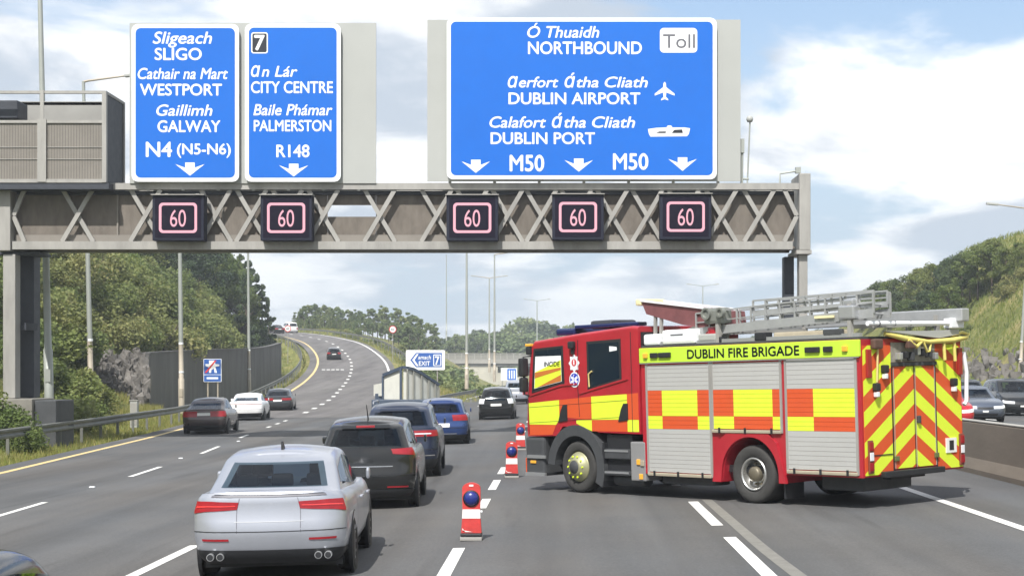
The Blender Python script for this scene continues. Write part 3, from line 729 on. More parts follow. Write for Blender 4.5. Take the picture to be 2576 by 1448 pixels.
def ic2(put, w):
    arrow(put, w, 739, 412, 444, 37)
    m = MB(); flat(m, rrect(632, 82, 674, 135, 6), w, 0.009); put(m, 'number_border', M_swhite)
    m = MB(); flat(m, rrect(635, 85, 671, 132, 4), w, 0.013); put(m, 'number_panel', M_sblack)
    m = MB(); put_text(m, '7', 641, 665, -126, 36, w(0.017), bold=0.025); put(m, 'exit_number', M_swhite)
sign_board('direction_sign', (616, 60, 857, 457), 'tall blue sign reading CITY CENTRE and PALMERSTON with exit number 7',
    [('ɑ', 632, 654, 159, 193, 1), ('n', 659, 677, 167, 193, 1), ('Lár', 692, 748, 167, 193, 1), ('CITY CENTRE', 632, 837, 206, 234), ('Baile Phámar', 638, 836, 263, 290, 1), ('PALMERSTON', 639, 833, 303, 330), ('R148', 696, 778, 365, 395)], ic2)
def ic3(put, w):
    for c in (1197, 1456, 1717): arrow(put, w, c, 402 if c < 1300 else (399 if c < 1600 else 396), 435 if c < 1300 else (432 if c < 1600 else 430), 36)
    m = MB(); flat(m, rrect(1660, 71, 1754, 133, 10), w, 0.009); put(m, 'toll_panel', M_swhite)
    m = MB(); put_text(m, 'Toll', 1668, 1748, -121, 34, w(0.014), bold=0.004); put(m, 'toll_lettering', M_sgrey)
    m = MB(); pl = [(0, 0), (3, 4), (4, 14), (25, 30), (25, 35), (4, 27), (3, 38), (9, 44), (9, 47), (0, 44)]
    pl = pl + [(-x, y) for x, y in pl[::-1]][1:-1]
    flat(m, [(1672 + x, 206 + y) for x, y in pl], w, 0.010); put(m, 'aeroplane_symbol', M_swhite)
    m = MB(); flat(m, [(1630, 325), (1650, 322), (1676, 321), (1680, 316), (1688, 316), (1692, 321), (1722, 321), (1736, 323), (1733, 337), (1728, 343), (1636, 344), (1632, 336)], w, 0.010); put(m, 'ferry_symbol', M_swhite)
    m = MB(); flat(m, [(1690, 335), (1696, 327), (1716, 326), (1718, 335)], w, 0.014); flat(m, [(1650, 335), (1658, 331), (1676, 331), (1674, 335)], w, 0.014); put(m, 'ferry_windows', M_sblack)
sign_board('direction_sign', (1124, 45, 1803, 451), 'wide blue sign reading NORTHBOUND, DUBLIN AIRPORT and DUBLIN PORT with a Toll panel',
    [('Ó Thuaidh', 1327, 1507, 67, 95, 1), ('NORTHBOUND', 1329, 1614, 106, 136), ('ɑ', 1278, 1302, 186, 220, 1), ('erfort', 1306, 1404, 194, 220, 1), ('ɑ', 1421, 1446, 186, 220, 1), ('´', 1437, 1445, 183, 210), ('tha', 1451, 1505, 194, 220, 1), ('Cliath', 1522, 1629, 194, 220, 1), ('DUBLIN AIRPORT', 1280, 1610, 234, 262),
     ('Calafort', 1232, 1373, 294, 321, 1), ('ɑ', 1389, 1414, 287, 321, 1), ('´', 1405, 1413, 284, 311), ('tha', 1420, 1473, 294, 321, 1), ('Cliath', 1490, 1597, 294, 321, 1), ('DUBLIN PORT', 1235, 1496, 334, 362), ('M50', 1283, 1368, 391, 430), ('M50', 1543, 1630, 387, 426)], ic3)

def lane_signal(x, y, label):
    D = GD - 0.75; w = 130 * D / FPX; h = 114 * D / FPX
    t = empty('lane_signal', (gx(x, D), D, gz(y + 57, D)), label=label, cat='lane signal', group='lit 60 speed signals on the gantry')
    m = MB(); m.cbox((-w / 2, 0, 0), (w / 2, 0.55, h), 0.03); m.build('case', M_vms, t)
    m = MB(); m.box((-w / 2 - 0.03, -0.10, h + 0.001), (w / 2 + 0.03, 0.5, h + 0.03)); m.build('hood', M_galv, t)
    m = MB(); m.box((-w / 2 + 0.10, -0.012, 0.10), (w / 2 - 0.10, -0.001, h - 0.10)); m.build('screen', M_vmsf, t)
    k = D / FPX
    m = MB(); o = rrect(-48 * k, h / 2 - 38 * k, 48 * k, h / 2 + 38 * k, 10 * k); i = rrect(-41.5 * k, h / 2 - 31.5 * k, 41.5 * k, h / 2 + 31.5 * k, 6 * k); n = len(o)
    m.add([(p[0], -0.018, p[1]) for p in o] + [(p[0], -0.018, p[1]) for p in i], [(j, (j + 1) % n, (j + 1) % n + n, j + n) for j in range(n)]); m.build('lit_border', M_led, t, fix=False)
    m = MB(); put_text(m, '60', -20 * k, 20 * k, h / 2 - 22 * k, 42 * k, lambda u, v: Vector((u, -0.018, v)), bold=0.0); m.build('lit_digits', M_led, t, fix=False)
    m = MB()
    for sx in (-1, 1): m.box((sx * w * 0.3 - 0.05, 0.551, 0.1), (sx * w * 0.3 + 0.05, 0.64, h + 0.12))
    m.build('bracket', M_galv, t)
for x, y, l in ((448, 548, 'lit 60 speed signal below the SLIGO sign'), (720, 548, 'lit 60 speed signal below the CITY CENTRE sign'), (1188, 548, 'lit 60 speed signal under the first lane arrow of the NORTHBOUND sign'),
                (1454, 546, 'lit 60 speed signal under the middle lane arrow of the NORTHBOUND sign'), (1725, 545, 'lit 60 speed signal nearest the right-hand gantry leg')): lane_signal(x, y, l)

# ------------------------------------------------------------ roadside signs and posts
def exit_sign():
    D = 150.0; x0, y0, x1, y1 = 1021, 880, 1119, 930
    g = terr(gx(1070, D), D)
    t = empty('exit_sign', (gx(1070, D), D, g), label='white bordered blue EXIT 7 arrow sign on two posts by the ramp', cat='road sign')
    T = Matrix.Translation(-Vector(t.location))
    def put(mb, nm, m): o = mb.build(nm, m); o.parent = t; o.matrix_parent_inverse = T
    w = lambda dep: (lambda u, v: Vector((gx(u, D), D - dep, gz(-v, D))))
    m = MB(); m.prism([(gx(p[0], D), gz(-p[1], D)) for p in rrect(x0, -y1, x1, -y0, 3)], D, D + 0.08); put(m, 'border_panel', M_swhite)
    m = MB(); flat(m, [(1032, 905), (1046, 887), (1112, 887), (1112, 923), (1046, 923)], w, 0.01); put(m, 'blue_face', mat('sign_blue_deep', (0.018, 0.095, 0.36), 0.5))
    m = MB(); flat(m, [(1037, 905), (1048, 890), (1053, 890), (1043, 905), (1053, 920), (1048, 920)], w, 0.04); put(m, 'chevron', M_swhite)
    m = MB(); put_text(m, 'amach', 1052, 1084, -903, 10, w(0.04), bold=0.01, shear=0.2); put_text(m, 'EXIT', 1054, 1082, -919, 11, w(0.04)); put(m, 'lettering', M_swhite)
    m = MB(); flat(m, rrect(1090, 891, 1110, 920, 2), w, 0.02); put(m, 'number_border', M_swhite); m = MB(); flat(m, rrect(1092, 893, 1108, 918, 1), w, 0.035); put(m, 'number_panel', mat('sign_blue_deep', (0.018, 0.095, 0.36), 0.5))
    m = MB(); put_text(m, '7', 1095, 1105, -916, 20, w(0.06), bold=0.02); put(m, 'exit_number', M_swhite)
    for x in (1040, 1100):
        m = MB(); m.tube([(gx(x, D), D + 0.15, terr(gx(x, D), D) - 0.5), (gx(x, D), D + 0.15, gz(884, D))], 0.06); put(m, 'post', M_galv)
exit_sign()
def service_sign():
    D = 97.0; x0, y0, x1, y1 = 512, 902, 557, 960
    t = empty('services_sign', (gx(534, D), D, -0.2), label='small blue symbol sign on two posts before the dark retaining wall', cat='road sign')
    T = Matrix.Translation(-Vector(t.location))
    def put(mb, nm, m): o = mb.build(nm, m); o.parent = t; o.matrix_parent_inverse = T
    w = lambda dep: (lambda u, v: Vector((gx(u, D), D - dep, gz(-v, D))))
    m = MB(); m.prism([(gx(p[0], D), gz(-p[1], D)) for p in rrect(x0, -y1, x1, -y0, 2)], D, D + 0.06); put(m, 'border_panel', M_swhite)
    m = MB(); flat(m, rrect(513.2, 903.2, 555.8, 941, 1), w, 0.008); flat(m, rrect(513.2, 942.5, 555.8, 958.8, 1), w, 0.008); put(m, 'blue_face', mat('sign_blue_deep', (0.018, 0.095, 0.36), 0.5))
    m = MB(); flat(m, [(526, 906), (540, 906), (542, 915), (552, 916), (552, 920), (542, 922), (546, 937), (540, 937), (538, 926), (532, 930), (531, 937), (526, 937), (527, 924), (517, 920), (517, 915), (526, 915)], w, 0.016); flat(m, rrect(520, 948, 549, 953, 1), w, 0.016); put(m, 'symbol', M_swhite)
    m = MB(); flat(m, [(540, 906), (545, 906), (520, 937), (515, 937)], w, 0.024); put(m, 'red_bar', M_sred)
    for x in (522, 547):
        m = MB(); m.tube([(gx(x, D), D + 0.12, -0.6), (gx(x, D), D + 0.12, gz(904, D))], 0.05); put(m, 'post', M_poleb)
service_sign()
def under_bridge_sign():
    D = 300.0
    t = empty('direction_sign', (gx(1285, D), D, -0.9), label='distant blue and white direction sign below the overbridge', cat='road sign')
    T = Matrix.Translation(-Vector(t.location))
    def put(mb, nm, m): o = mb.build(nm, m); o.parent = t; o.matrix_parent_inverse = T
    w = lambda dep: (lambda u, v: Vector((gx(u, D), D - dep, gz(-v, D))))
    m = MB(); m.prism([(gx(p[0], D), gz(-p[1], D)) for p in rrect(1260, -957, 1301, -925, 1)], D, D + 0.1); put(m, 'border_panel', M_swhite)
    m = MB(); flat(m, rrect(1276, 927, 1298, 955, 1), w, 0.03); put(m, 'blue_face', M_blue)
    m = MB()
    for x in (1280, 1286, 1292): flat(m, rrect(x, 931, x + 3, 952, 0.5), w, 0.07)
    put(m, 'white_bar', M_swhite)
    for x in (1264, 1297):
        m = MB(); m.tube([(gx(x, D), D + 0.2, -1.2), (gx(x, D), D + 0.2, gz(928, D))], 0.1); put(m, 'post', M_galv)
under_bridge_sign()
def limit_sign(x, y, D, label):
    X = gx(x, D); z = gz(y, D); g = terr(X, D)
    t = empty('speed_limit_sign', (X, D, g), label=label, cat='road sign', group='round speed limit signs on the ramp')
    Mx = Matrix.Translation((0, 0, z - g)); r = 0.46
    m = MB(); m.lathe([(0, 0.02), (r, 0.02), (r, -0.02), (0, -0.02)], Mx, 24, smooth=False); m.build('disc', M_sred, t)
    m = MB(); m.lathe([(0, -0.026), (r * 0.80, -0.026), (r * 0.80, -0.022)], Mx, 24, smooth=False); m.build('white_face', M_swhite, t)
    m = MB(); put_text(m, '60', -0.2, 0.2, z - g - 0.13, 0.26, lambda u, v: Vector((u, -0.032, v))); m.build('lettering', M_sblack, t, fix=False)
    m = MB(); m.tube([(0, 0.06, -0.5), (0, 0.06, z - g + 0.3)], 0.045); m.build('post', M_galv, t)
limit_sign(988, 828, 200, 'round speed limit sign on the grass slope right of the ramp')
limit_sign(724, 826, 222, 'round speed limit sign at the left edge of the ramp near its top')

def lamp_post(x, yb, D, label, top=17.3, lean=0.0, arm=None, r=0.13, m=M_poleb, band=True, gz0=None, yt=None):
    X = gx(x, D); g = (gz(yb, D) if gz0 is None else gz0); z1 = top if yt is None else gz(yt, D)
    t = empty('lamp_post', (X, D, g - 0.4), label=label, cat='lamp post', group='tall motorway lamp posts')
    mb = MB(); h = z1 - g + 0.4
    mb.tube([(0, 0, 0), (lean * 0.12, 0, h * 0.12), (lean * 0.121, 0, h * 0.121), (lean * 0.24, 0, h * 0.24)], [r * 1.25, r * 1.22, r, r * 0.93], 10); mb.build('pole_base', m, t)
    mb = MB(); mb.tube([(lean * 0.24, 0, h * 0.2401), (lean, 0, h)], [r * 0.93, r * 0.55], 10); mb.build('pole', M_pole, t)
    if arm:
        for sgn in arm:
            a = MB(); L = 2.3 * sgn
            a.tube([(lean, 0, h - 0.03), (lean + L * 0.1, 0, h + 0.03), (lean + L, 0, h + 0.30)], [r * 0.45, r * 0.4, r * 0.3], 8); a.build('arm', m, t)
            a = MB(); Mh = Matrix.Translation((lean + L, 0, h + 0.30)) @ Matrix.Rotation(R(-6 * sgn), 4, 'Y'); a.cbox((-0.1 if sgn > 0 else -0.75, -0.16, -0.08), (0.75 if sgn > 0 else 0.1, 0.16, 0.09), 0.05, M=Mh); a.build('lamp_head', M_sback, t)
    if band:
        a = MB(); a.tube([(lean * .08, 0, h * 0.14), (lean * .09, 0, h * 0.147)], [r * 1.06, r * 1.06], 10); a.tube([(lean * .2, 0, h * 0.24), (lean * .2, 0, h * 0.247)], [r * 0.99, r * 0.99], 10); a.build('band', M_swhite, t)
    a = MB(); a.box((-0.1, -r - 0.05, 1.0), (0.1, -r * 0.7, 1.5)); a.build('hatch', m, t)
    return t
lamp_post(124, 1000, 60.5, 'tall grey mast rising past the mesh cage beside the left gantry leg', top=19.5, lean=-0.42, r=0.14, m=M_pole, band=False)
lamp_post(231, 1045, 85, 'buff lamp post with its arm showing left of the SLIGO sign', yt=205, lean=-0.45, arm=[1], r=0.15)
lamp_post(457, 1022, 98, 'buff lamp post in front of the near end of the dark retaining wall', lean=-0.2, arm=[1], r=0.15)
lamp_post(627, 985, 146, 'lamp post in front of the middle of the dark retaining wall', lean=-0.15, arm=[1], r=0.15)
lamp_post(1174, 968, 165, 'lamp post rising from the sandy bank right of the EXIT 7 sign', arm=[1], r=0.17, yt=610)
lamp_post(1244, 952, 205, 'pale lamp post standing in front of the left end of the overbridge', arm=[1], r=0.16, yt=640)
lamp_post(1231, 930, 262, 'shorter looking lamp post whose head shows behind the pale post by the overbridge', arm=[-1, 1], r=0.17, yt=699)
lamp_post(1123, 850, 240, 'faint lamp post among bushes above the EXIT 7 sign', r=0.10, yt=640, band=False, m=M_pole)
lamp_post(1351, 880, 360, 'far double headed lamp post above the fire engine cab', arm=[-1, 1], r=0.19, yt=756, band=False, m=M_pole)
lamp_post(1768, 905, 300, 'far double headed lamp post above the fire engine ladders', arm=[-1, 1], r=0.15, yt=719, band=False, m=M_pole)
lamp_post(2565, 952, 112, 'lamp post at the right edge with one arm over the oncoming lanes', arm=[-1], r=0.13, yt=525, lean=0.7)

def cabinet():
    p = G(505 - 8, 1049); D = 74.0
    t = empty('roadside_cabinet', (gx(336, D), D, -0.35), label='small grey electrical cabinet behind the left crash barrier', cat='cabinet')
    m = MB(); m.cbox((-0.17, 0, 0), (0.17, 0.3, 1.25), 0.02); m.build('case', M_sback, t)
    m = MB(); m.box((-0.20, -0.03, 1.252), (0.20, 0.33, 1.29)); m.build('lid', M_galv, t)
    m = MB(); m.box((-0.14, -0.012, 0.12), (0.14, -0.002, 1.15)); m.build('door', M_galv, t)
cabinet()

def crash_cushion():
    D = 104.0; z0 = -0.27
    t = empty('crash_cushion', (gx(1020, D), D, z0), label='pale panelled structure with dark blue edging at the nose of the exit gore', cat='crash cushion')
    k = D / FPX; ox = gx(1020, D)
    z = lambda y, d=D: gz(y, d) - z0
    X = lambda x, d=D: gx(x, d) - ox
    Mb = mat('dark_blue_frame', (0.045, 0.065, 0.10), 0.5, var=0.15); Mp = mat('pale_panel', (0.60, 0.60, 0.54), 0.5, var=0.08, vscale=1.5); Mr = mat('dark_rib', (0.20, 0.20, 0.17), 0.6)
    # plan: apex post nearest the camera, a left wing and a right wing running back
    apex = (X(1012), 0.0); lw = (X(965, D + 0.8), 0.8); ll = (X(940, D + 1.6), 1.6); rwing = [(1013, 0.0, 921), (1024, 0.05, 922), (1040, 0.4, 926), (1060, 0.9, 936), (1078, 1.4, 948), (1094, 1.9, 958), (1104, 2.2, 966)]
    def panel(a, b, ya, yb, bot, m, name, th=0.12):
        q = MB(); ax, ay = a; bx, by = b
        vs = [(ax, ay, bot), (bx, by, bot), (bx, by, yb), (ax, ay, ya)]; q.add(vs + [(p[0], p[1] + th, p[2]) for p in vs], [(0, 1, 2, 3), (7, 6, 5, 4), (0, 4, 5, 1), (1, 5, 6, 2), (2, 6, 7, 3), (3, 7, 4, 0)]); q.build(name, m, t)
    b0 = z(1004)
    panel(lw, apex, z(942), z(925), b0, Mp, 'panel'); panel(ll, (lw[0] - 0.05, lw[1] + 0.02), z(967, D + 1.6), z(962, D + 1.6), z(996), Mp, 'panel')
    q = MB(); q.bar((lw[0] - 0.02, lw[1] - 0.08, z(943)), (apex[0], -0.08, z(924)), 0.14, 0.20); q.bar((apex[0] - 0.1, -0.05, b0), (apex[0] - 0.1, -0.05, z(924)), 0.14, 0.12)
    q.bar((lw[0] - 0.05, lw[1] - 0.05, b0), (lw[0] - 0.05, lw[1] - 0.05, z(945)), 0.12, 0.14)
    pr = None
    for i, (x, dy, y) in enumerate(rwing):
        p = (X(x, D + dy), dy)
        if pr:
            panel((pr[0][0] + 0.05, pr[0][1]), (p[0] - 0.02, p[1]), z(pr[1] + 6, D), z(y + 6, D), b0, Mp, 'panel')
            q.bar((pr[0][0], pr[0][1] - 0.1, z(pr[1] + 2)), (p[0], p[1] - 0.1, z(y + 2)), 0.14, 0.18)
        pr = (p, y)
    q.build('edge_frame', Mb, t)
    q = MB()
    for x, dy, y in rwing[1:]: q.bar((X(x, D + dy) + 0.02, dy - 0.08, b0), (X(x, D + dy) + 0.02, dy - 0.08, z(y + 8)), 0.10, 0.08)
    q.build('rib', Mr, t)
    q = MB(); q.cbox((X(936), -0.35, 0), (X(1108), 2.6, b0 - 0.01), 0.05); q.cbox((X(938), 1.2, 0), (X(962), 1.9, z(990)), 0.03); q.build('base', Mb, t)
crash_cushion()
#@@PART2@@

# ------------------------------------------------------------ cars
def paint(name, col, metal=0.45, rough=0.28): return mat(name, col, rough, metal, var=0.05, vscale=1.3, coat=0.5, crough=0.10, grime=0.05)
def outl(s, xr, xf, w, Rx, Ry, bulge):
    """one plan outline; s 0..5 from the rear centre round the side to the front centre"""
    Ry = min(Ry, w * 0.9)
    if s <= 1: y = (w - Ry) * s; x = xr + bulge * (y / w) ** 2
    elif s <= 2:
        a = (s - 1) * PI / 2; y = w - Ry + Ry * math.sin(a); x = xr + bulge * ((w - Ry) / w) ** 2 + Rx * (1 - math.cos(a))
    elif s <= 3:
        xa = xr + bulge * ((w - Ry) / w) ** 2 + Rx; xb = xf - 1.6 * bulge * ((w - Ry) / w) ** 2 - Rx * 1.3; x = xa + (xb - xa) * (s - 2); y = w
    elif s <= 4:
        a = (4 - s) * PI / 2; y = w - Ry + Ry * math.sin(a); x = xf - 1.6 * bulge * ((w - Ry) / w) ** 2 - Rx * 1.3 * (1 - math.cos(a))
    else: y = (w - Ry) * (5 - s); x = xf - 1.6 * bulge * (y / w) ** 2
    return x, y
class Car:
    def __init__(c, L, W, H, top, xr, xf, wt, gh, zb=0.2, wheel=0.32, axles=(0.85, 3.45), Rr=(0.22, 0.34), bulge=0.10):
        c.__dict__.update(L=L, W=W / 2, H=H, top=top, xr=xr, xf=xf, wt=wt, gh=gh, zb=zb, wheel=wheel, axles=axles, Rr=Rr, bulge=bulge)
    def body(c, s, t, off=0.0):
        def p(s, t):
            sg = 1 if s >= 0 else -1; a = abs(s)
            if a > 5: a = 10 - a; sg = -sg
            x, y = outl(a, interp(c.xr, t), c.L - interp(c.xf, t), c.W * interp(c.wt, t), c.Rr[0], c.Rr[1], c.bulge)
            m = 1 - 0.07 * abs((x - c.L / 2) / (c.L / 2)) ** 3
            return Vector((x, sg * y * m, c.zb + t * (interp(c.top, x) - c.zb)))
        return c.off(p, s, t, off)
    def glass(c, s, t, off=0.0):
        g = c.gh
        def p(s, t):
            sg = 1 if s >= 0 else -1; a = abs(s)
            if a > 5: a = 10 - a; sg = -sg
            rd = 0.0 if t < 0.84 else 1 - math.sqrt(max(0, 1 - ((t - 0.84) / 0.16) ** 2))
            w = g['w0'] + (g['w1'] - g['w0']) * t - 0.10 * rd; xr = g['r0'] + (g['r1'] - g['r0']) * t + 0.16 * rd; xf = g['f0'] + (g['f1'] - g['f0']) * t - 0.2 * rd
            x, y = outl(a, xr, xf, w, 0.16, 0.26, 0.07)
            y *= 1 - 0.05 * ((x - c.L * 0.42) / (c.L * 0.3)) ** 2
            zb = interp(c.top, x) - 0.03; xm = (g['r1'] + g['f1']) / 2 + 0.25; zr = c.H - 0.045 - c.gh.get('drop', 0.06) * ((x - xm) / ((g['f1'] - g['r1']) / 2)) ** 2 * (1 if t > 0.5 else 1)
            zr = max(zr, c.H - 0.22)
            return Vector((x, sg * y, zb + t * (zr - zb)))
        return c.off(p, s, t, off)
    def off(c, p, s, t, off):
        if not off: return p(s, t)
        e = 0.02; a = p(s + e, t) - p(s - e, t); b = p(s, min(1, t + e)) - p(s, max(0, t - e)); n = a.cross(b)
        if n.length < 1e-9: return p(s, t)
        return p(s, t) - n.normalized() * (-off if s >= 0 or True else off) if False else p(s, t) + c.out(p(s, t), n.normalized()) * off
    def out(c, q, n):
        ctr = Vector((c.L * 0.45, 0, 0.5)); return n if n.dot(q - ctr) > 0 else -n
SS = [k / 5 for k in range(5)] + [1 + k / 6 for k in range(6)] + [2 + k / 16 for k in range(16)] + [3 + k / 6 for k in range(6)] + [4 + k / 5 for k in range(6)]
def window_at(c, s, t):
    """is this spot of the glasshouse well inside a window opening"""
    a = abs(s); rw = c.gh.get('rw', (0.16, 0.845))
    if a < 1.25: return rw[0] < t < rw[1]
    if a > 3.78: return 0.06 < t < 0.84
    return 2.12 < a < 2.96 and abs(a - c.gh.get('pillar', 2.5)) > 0.05 and 0.2 < t < 0.74
def shell(c, fn, ts, topfn, holes=None):
    mb = MB(); n = len(SS); rows = []; S2 = list(SS) + [-s for s in SS[::-1]][1:-1]
    for t in ts: rows.append([fn(s, t) for s in S2])
    k = len(rows[0]); fs = []
    for j in range(len(rows) - 1):
        for i in range(k):
            if holes:
                s1 = S2[(i + 1) % k]; s0 = S2[i]
                if all(holes(a if abs(b) > 1e-6 and abs(abs(b) - 5) > 1e-6 else (abs(a) if a >= 0 else a), t) for a, b in ((s0, s1), (s1, s0)) for t in (ts[j] + 1e-4, ts[j + 1] - 1e-4)): continue
            fs.append((j * k + i, j * k + (i + 1) % k, (j + 1) * k + (i + 1) % k, (j + 1) * k + i))
    mb.add([p for r in rows for p in r], fs, 0, True)
    # lid over the last ring
    m = 8; vs = []
    for s in SS:
        a = fn(s, ts[-1]); ym = abs(a.y)
        for q in range(m + 1):
            y = ym * (1 - 2 * q / m); vs.append((a.x, y, a.z + topfn(y / max(ym, 1e-6), ym)))
    mb.add(vs, [(i * (m + 1) + q, i * (m + 1) + q + 1, (i + 1) * (m + 1) + q + 1, (i + 1) * (m + 1) + q) for i in range(n - 1) for q in range(m)], 0, True)
    return mb
def patch(fn, s0, s1, t0, t1, off, ns=10, nt=5, t0b=None, t1b=None):
    """surface piece; the t limits may change along s"""
    mb = MB(); t0b = t0 if t0b is None else t0b; t1b = t1 if t1b is None else t1b
    for j in range(nt + 1):
        for i in range(ns + 1):
            u = i / ns; a = t0 + (t0b - t0) * u; b = t1 + (t1b - t1) * u; mb.v.append(tuple(fn(s0 + (s1 - s0) * u, a + (b - a) * j / nt, off)))
    for j in range(nt):
        for i in range(ns): k = j * (ns + 1) + i; mb.f.append((k, k + 1, k + ns + 2, k + ns + 1)); mb.m.append(0); mb.sm.append(True)
    return mb
WHEELS = {}
def seats(c, t):
    xr = c.gh['r1'] + 0.25; zs = c.H - 0.42
    def back(x, y, w, tp):
        m = MB(); m.cbox((x - 0.08, y - w / 2, 0.55), (x + 0.08, y + w / 2, tp), 0.05); m.cbox((x - 0.06, y - 0.13, tp + 0.03), (x + 0.05, y + 0.13, tp + 0.20), 0.04); m.box((x - 0.01, y - 0.06, tp - 0.02), (x + 0.01, y + 0.06, tp + 0.05)); m.build('seat', M_seat, t)
    for y in (-0.36, 0.36): back(xr + 0.95, y, 0.50, zs - 0.02)
    for y in (-0.42, 0.0, 0.42): back(xr, y, 0.42, zs - 0.10)
    m = MB(); m.cbox((c.gh['f0'] - 0.75, -0.68, 0.75), (c.gh['f0'] - 0.25, 0.68, interp(c.top, c.gh['f0'] - 0.5) + 0.02), 0.05); m.build('dashboard', M_seat, t)
    m = MB(); m.lathe([(0.17, -0.015), (0.19, 0), (0.17, 0.015)], Matrix.Translation((c.gh['f0'] - 0.85, -0.36, interp(c.top, c.gh['f0'] - 0.85) + 0.02)) @ Matrix.Rotation(R(90), 4, 'Z') @ Matrix.Rotation(R(20), 4, 'X'), 18); m.build('steering_wheel', M_black, t)
    m = MB(); m.cbox((c.gh['f1'] + 0.05, -0.12, c.H - 0.22), (c.gh['f1'] + 0.08, 0.12, c.H - 0.14), 0.012); m.build('rear_view_mirror', M_black, t)
def add_wheel(t, x, y, r, style='alloy', side=1):
    """wheel with tyre and rim; side +1 faces +Y"""
    key = (round(r, 3), style)
    if key not in WHEELS:
        I = Matrix.Identity(4); w = 0.20
        a = MB(); a.lathe([(r * 0.66, -w + 0.02), (r * 0.9, -w), (r * 0.98, -w + 0.03), (r, -w + 0.07), (r, -0.07), (r * 0.985, -0.03), (r * 0.92, -0.005), (r * 0.68, 0.0), (r * 0.64, -0.03)], I, 28)
        b = MB(); b.lathe([(r * 0.66, -0.02), (r * 0.63, -0.012), (r * 0.60, -0.07), (0.0, -0.085)], I, 28, 1)
        for k in range(10):
            q = 2 * PI * k / 10; b.bar((0.03 * math.cos(q), -0.035, 0.03 * math.sin(q)), (r * 0.62 * math.cos(q), -0.022, r * 0.62 * math.sin(q)), 0.035, 0.03, up=(0, 1, 0))
        b.lathe([(0.055, -0.04), (0.05, -0.012), (0, -0.01)], I, 14)
        ao = a.build('tyre', M_rubber); bo = b.build('rim', [M_alu, M_black]); WHEELS[key] = (ao.data, bo.data)
        bpy.data.objects.remove(ao); bpy.data.objects.remove(bo)
    da, db = WHEELS[key]
    w = empty('wheel', (x, y, r)); w.parent = t; w.rotation_euler = (0, 0, 0 if side > 0 else PI)
    for d, nme in ((da, 'tyre'), (db, 'rim')): o = bpy.data.objects.new(nme, d); COL.objects.link(o); o.parent = w
def make_car(name, c, pm, loc, rz, label, group=None, tail=None, plate=True, low=None, extras=None, cat='car', front=False, roll=-0.02, detail=True):
    t = empty(name, loc, rz, label, cat, group); t.rotation_euler = (roll, 0, rz)
    ts = [0, 0.06, 0.14, 0.25, 0.38, 0.5, 0.62, 0.74, 0.85, 0.93, 0.98, 1.0]
    shell(c, c.body, ts, lambda q, ym: 0.030 * (1 - q * q) * min(1, ym / (c.W * 0.8)) ** 2).build('body', pm, t)
    tg = [0, 0.10, 0.2, 0.3, 0.4, 0.5, 0.6, 0.68, 0.75, 0.80, 0.84, 0.89, 0.93, 0.97, 0.99, 1.0]
    shell(c, c.glass, tg, lambda q, ym: 0.045 * (1 - q * q) * min(1, ym / (c.W * 0.55)) ** 2, holes=lambda s, t: window_at(c, s, t)).build('roof', pm, t)
    g = 0.004
    rw = c.gh.get('rw', (0.16, 0.845)); patch(c.glass, -1.36, 1.36, rw[0], rw[1], g, 16).build('rear_window', M_cglass, t)
    patch(c.glass, 3.72, 6.28, 0.06, 0.84, g, 16).build('windscreen', M_cglass, t)
    seats(c, t)
    bp = c.gh.get('pillar', 2.5)
    for sg in (1, -1):
        patch(c.glass, sg * 2.06, sg * (bp - 0.03), 0.30, 0.66, g, 8, t0b=0.12, t1b=0.84).build('side_window', M_cglass, t)
        patch(c.glass, sg * (bp + 0.03), sg * 3.0, 0.12, 0.84, g, 8, t0b=0.12, t1b=0.74).build('side_window', M_cglass, t)
        x = c.gh['f0'] - 0.62; zt = interp(c.top, x)
        m = MB(); yb = c.W * 0.96; m.cbox((x - 0.09, sg * yb - 0.02 * sg - (0.11 if sg < 0 else -0.04), zt + 0.03), (x + 0.07, sg * yb + (0.13 if sg > 0 else -0.04), zt + 0.17), 0.035); m.build('door_mirror', pm, t)
        for ax in c.axles:
            ww = c.body(2.2 + 0.6 * (ax / c.L), 0.35).y; ww = abs(ww); r = c.wheel
            yy = c.W * (1 - 0.07 * abs((ax - c.L / 2) / (c.L / 2)) ** 3)
            Mx = Matrix.Translation((ax, sg * (yy - 0.05), r)) @ (Matrix.Identity(4) if sg > 0 else Matrix.Rotation(PI, 4, 'Z'))
            a = MB(); a.lathe([(0, 0.045), (r + 0.035, 0.045), (r + 0.055, 0.052), (r + 0.075, 0.048), (r + 0.08, 0.0)], Mx, 30, smooth=False); a.build('wheel_arch', M_black, t)
            add_wheel(t, ax, sg * (yy + 0.004), r, 'alloy', sg)
    m = MB(); m.box((0.5, -c.W + 0.12, 0.12), (c.L - 0.4, c.W - 0.12, c.zb + 0.1)); m.build('underbody', M_black, t)
    if low: patch(c.body, -low[0], low[0], 0.0, low[1], 0.006, 40, 3).build('lower_bumper', low[2] if len(low) > 2 else M_black, t)
    for k in (tail or []):
        s0, s1, t0, t1 = k[:4]
        for sg in (1, -1): patch(c.body, sg * s0, sg * s1, t0, t1, 0.008, 10, 4, *(k[4:6] if len(k) > 5 else ())).build('tail_lamp', M_tail, t)
    if plate:
        zt = plate if isinstance(plate, float) else 0.62; q = patch(c.body, -0.46, 0.46, zt, zt + 0.12, 0.014, 4, 2)
        b = 0.26 / max(1e-3, abs(c.body(0.46, zt).y)); q = patch(c.body, -0.46 * b, 0.46 * b, zt, zt + 0.115 / (c.top[0][1] - c.zb), 0.014, 4, 2); q.build('number_plate', M_plate, t)
    # shut lines of the tailgate and bumper
    for tt in ((0.46,) if detail else ()):
        patch(c.body, -1.9, 1.9, tt, tt + 0.012, 0.003, 24, 1).build('bumper_seam', M_black, t)
